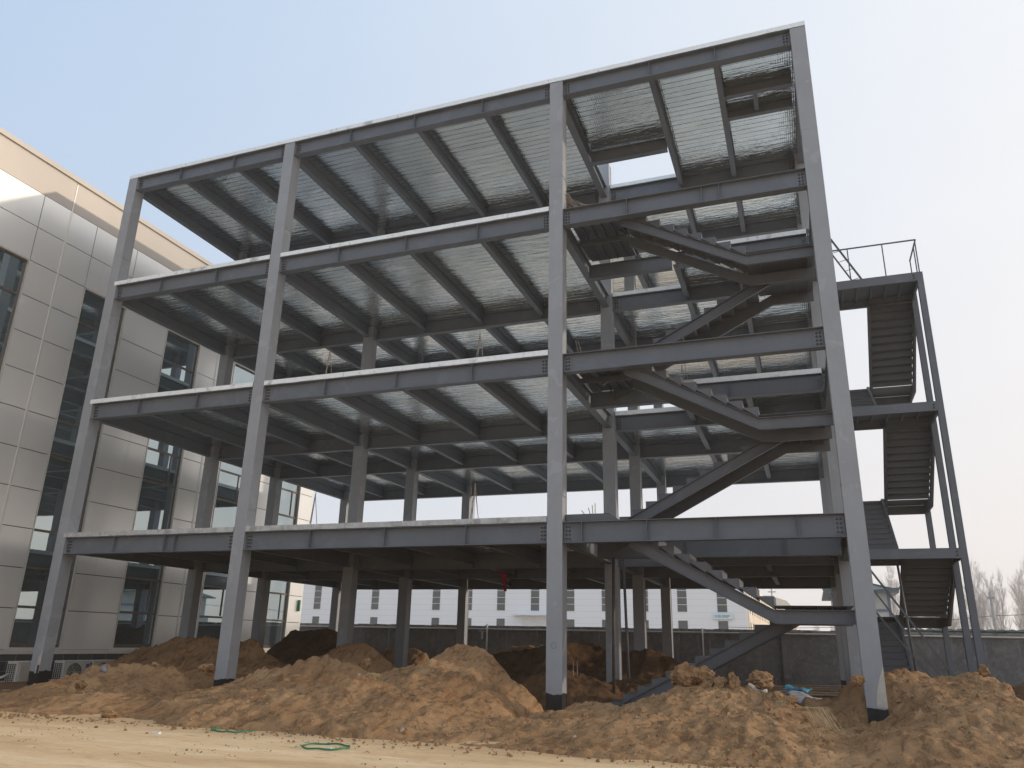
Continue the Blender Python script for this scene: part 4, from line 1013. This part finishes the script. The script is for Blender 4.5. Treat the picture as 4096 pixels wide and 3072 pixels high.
# board pile near the wall
rr=random.Random(77)
for k in range(22):
    y=8.2+rr.uniform(0,5.4); x=3.6+rr.uniform(-.4,1.0); L_=rr.uniform(1.6,3.2); a=rr.gauss(0,.07); z=.06+rr.uniform(0,.16)
    g=MB(); g.bar((x,y,z),(x+L_*math.cos(a),y+L_*math.sin(a),z+rr.uniform(-.02,.07)),rr.uniform(.09,.2),.022)
    o=g.build('board',M['wood'] if k%3 else M['board']); tag(base_at(o,(x,y,z)),'weathered board in the loose pile between the interior stair and the dark wall','board','weathered boards in the loose pile at the back')
# tarps
def cloth(name,corners,mat,lab,seed,amp=.05,n=16,th=.008):
    rr=random.Random(seed); a,b_,c_,d_=[Vector(p) for p in corners]; g=MB(); v=[]
    for i in range(n+1):
        for j in range(n+1):
            u,w=i/n,j/n; p=(a*(1-u)+b_*u)*(1-w)+(d_*(1-u)+c_*u)*w
            X_=np.array([p.x*1.0]);Y_=np.array([p.y*1.0])
            z=float(fbm(X_,Y_,seed,3.2,4)[0]-.5)*amp*2+float(ridged(X_*1.,Y_*1.,seed+2,2.5)[0]-.5)*amp
            v.append((p.x+rr.uniform(-.01,.01),p.y,p.z+z))
    g.add(v,[(i*(n+1)+j,(i+1)*(n+1)+j,(i+1)*(n+1)+j+1,i*(n+1)+j+1) for i in range(n) for j in range(n)],0,True)
    o=g.build(name,M[mat]); o.modifiers.new('s','SOLIDIFY').thickness=th; tag(base_at(o,tuple(a)),lab,'tarp','crumpled sheets lying by the soil ridge'); return o
cloth('tarp_sheet',[(3.75,3.2,.45),(4.25,3.1,.42),(4.2,4.0,.72),(3.9,4.1,.75)],'white','pale peaked sheet behind the soil ridge left of the other sheets',3,.07)
cloth('tarp_sheet',[(4.55,2.0,.44),(5.3,1.4,.30),(5.5,2.0,.34),(4.8,2.7,.50)],'tarp','blue-grey crumpled sheet nearest the right front column',9,.10)
cloth('net_sheet',[(4.55,3.1,.50),(5.1,2.9,.46),(5.2,3.6,.50),(4.65,3.9,.56)],'net','small blue-green net heaped behind the blue-grey sheet',15,.10)
# dry straw
def straw(x,y,z,n,lean,lab,L0=.35):
    rr=random.Random(int(x*100)); g=MB()
    for k in range(n):
        a=rr.uniform(0,6.28); sx,sy=x+rr.gauss(0,.06),y+rr.gauss(0,.05); L_=L0*rr.uniform(.5,1.3)
        dx=lean[0]*L_+rr.gauss(0,.10)*L_*1.6; dy=lean[1]*L_+rr.gauss(0,.10)*L_; dz=lean[2]*L_
        g.tube([(sx,sy,z+rr.uniform(-.02,.03)),(sx+dx*.45,sy+dy*.45,z+.07*L_/.3+dz*.2),(sx+dx*.8,sy+dy*.8,z+dz*.6),(sx+dx,sy+dy,z+dz)],[.003,.003,.0025,.0015],3,cap=False)
    o=g.build('straw_tuft',M['straw']); tag(base_at(o,(x,y,z)),lab,'dry grass','tufts of dry straw and roots on the soil ridge')
straw(4.70,-1.35,.50,45,(0,-.5,-.9),'drooping tuft of dry straw on the soil ridge left of the right front column',.38)
straw(5.05,-1.75,.42,60,(.75,-.5,-.75),'long pale straw tuft sweeping down to the right in front of the right front column',.62)
straw(-2.35,-2.9,.74,40,(-.35,-.4,-.5),'small bundle of dry twigs on the front of the central soil heap',.34)
straw(5.2,-4.2,.18,22,(.3,-.3,.25),'sparse dry stalks at the toe of the ridge near the bottom right',.4)
straw(-13.6,-.9,.18,5,(.3,-.2,.35),'single curled dry stalk at the foot of the leftmost column',.4)
o=MB().tube([(-9.1,-2.9,.62),(-8.95,-2.95,.66),(-8.85,-3.0,.60)],[.03,.07,.03],7).build('rag',M['hband']); tag(base_at(o,(-9,-2.95,.6)),'dark blue rag on the front slope of the leftmost heap','rag')

# ------------------------------------------------------------------ air, light, sky, camera
SUN_EL,SUN_AZ=R(12.9),R(73.3)
w=bpy.data.worlds.new('World'); scene.world=w; w.use_nodes=True
nt=w.node_tree; N=nt.nodes; Lk=nt.links
bg=N['Background']; sky=N.new('ShaderNodeTexSky'); sky.sky_type='NISHITA'; sky.sun_disc=False
sky.sun_elevation=SUN_EL; sky.sun_rotation=SUN_AZ; sky.air_density=1.0; sky.dust_density=3.0; sky.ozone_density=1.5
tc=N.new('ShaderNodeTexCoord'); sp=N.new('ShaderNodeSeparateXYZ'); Lk.new(tc.outputs['Generated'],sp.inputs[0])
def mth(op,a,b=0.,c=None):
    x=N.new('ShaderNodeMath'); x.operation=op
    for i,v in enumerate((a,b,c)):
        if v is None: continue
        if hasattr(v,'links'): Lk.new(v,x.inputs[i])
        else: x.inputs[i].default_value=v
    return x.outputs[0]
def vmul(col,f):
    x=N.new('ShaderNodeVectorMath'); x.operation='SCALE'; 
    if hasattr(col,'links'): Lk.new(col,x.inputs[0])
    else: x.inputs[0].default_value=col
    if hasattr(f,'links'): Lk.new(f,x.inputs['Scale'])
    else: x.inputs['Scale'].default_value=f
    return x.outputs[0]
def vadd(a,b):
    x=N.new('ShaderNodeVectorMath'); x.operation='ADD'; Lk.new(a,x.inputs[0]); Lk.new(b,x.inputs[1]); return x.outputs[0]
# winter haze lit by the low sun: thick near the horizon and towards the sun, thin overhead
dt=N.new('ShaderNodeVectorMath'); dt.operation='DOT_PRODUCT'; Lk.new(tc.outputs['Generated'],dt.inputs[0])
dt.inputs[1].default_value=(math.sin(SUN_AZ)*math.cos(SUN_EL),math.cos(SUN_AZ)*math.cos(SUN_EL),math.sin(SUN_EL))
up=mth('MAXIMUM',sp.outputs[2],0.)
hz=mth('POWER',mth('SUBTRACT',1.,up),2.2)
tow=mth('POWER',mth('MULTIPLY',mth('ADD',dt.outputs['Value'],1.),.5),1.6)
TOP=(1.85,2.8,4.1); SUNW=(3.9,2.75,1.2); HOR=(3.85,3.9,4.05); HORS=(1.25,.5,-.15)
def lerp(a,b,f):
    return vadd(vmul(a,mth('SUBTRACT',1.,f)),vmul(b,f))
upper=vadd(vmul(TOP,1.),vmul(SUNW,tow)); lower=vadd(vmul(HOR,1.),vmul(HORS,tow))
tot=vadd(vmul(sky.outputs[0],.06),lerp(upper,lower,mth('MULTIPLY',hz,.95)))
nz=N.new('ShaderNodeTexNoise'); nz.inputs['Scale'].default_value=2.2; nz.inputs['Detail'].default_value=5; nz.inputs['Roughness'].default_value=.55
mpn=N.new('ShaderNodeMapping'); mpn.inputs['Scale'].default_value=(1,1,2.6); Lk.new(tc.outputs['Generated'],mpn.inputs[0]); Lk.new(mpn.outputs[0],nz.inputs['Vector'])
tot=vmul(tot,mth('ADD',mth('MULTIPLY',nz.outputs['Fac'],.07),.965))
Lk.new(tot,bg.inputs['Color']); bg.inputs['Strength'].default_value=.12
sl=bpy.data.lights.new('sun','SUN'); sl.energy=1.25; sl.angle=R(1.5); sl.color=(1.,.83,.65)
so=bpy.data.objects.new('sun',sl); COL.objects.link(so)
sd=Vector((math.sin(SUN_AZ)*math.cos(SUN_EL),math.cos(SUN_AZ)*math.cos(SUN_EL),math.sin(SUN_EL)))
so.rotation_euler=sd.to_track_quat('Z','Y').to_euler(); so.location=(40,10,30)

HAZE=True
if HAZE:
    g=MB(); g.box(-115,110,-25,232,-1.2,17.6); hm=bpy.data.materials.new('haze_air'); hm.use_nodes=True
    for n_ in list(hm.node_tree.nodes):
        if n_.type!='OUTPUT_MATERIAL': hm.node_tree.nodes.remove(n_)
    pv=hm.node_tree.nodes.new('ShaderNodeVolumePrincipled'); pv.inputs['Density'].default_value=.0008; pv.inputs['Color'].default_value=(.93,.93,.94,1)
    hm.node_tree.links.new(pv.outputs[0],[n_ for n_ in hm.node_tree.nodes if n_.type=='OUTPUT_MATERIAL'][0].inputs['Volume'])
    tag(g.build('haze',hm),kind='stuff')

yaw,pitch,roll=-.3581,.3214,.0224
cam=bpy.data.cameras.new('camera'); co=bpy.data.objects.new('camera',cam); COL.objects.link(co)
cam.sensor_width=36; cam.lens=36*3107.79/4096; cam.clip_end=2000; cam.clip_start=.1
F=Vector((math.sin(yaw)*math.cos(pitch),math.cos(yaw)*math.cos(pitch),math.sin(pitch))); Rt=Vector((math.cos(yaw),-math.sin(yaw),0)); U=Rt.cross(F)
Rt,U=math.cos(roll)*Rt+math.sin(roll)*U,-math.sin(roll)*Rt+math.cos(roll)*U
m=Matrix((Rt,U,-F)).transposed().to_4x4(); m.translation=Vector((5.2909,-16.5509,1.3763)); co.matrix_world=m
scene.camera=co
scene.view_settings.view_transform='Standard'; scene.view_settings.look='None'; scene.view_settings.exposure=.70; scene.view_settings.gamma=1
scene.render.engine='CYCLES'
scene.cycles.max_bounces=8; scene.cycles.diffuse_bounces=2; scene.cycles.glossy_bounces=4; scene.cycles.volume_bounces=1
for o in bpy.data.objects:
    if '_o' in o.keys(): del o['_o']
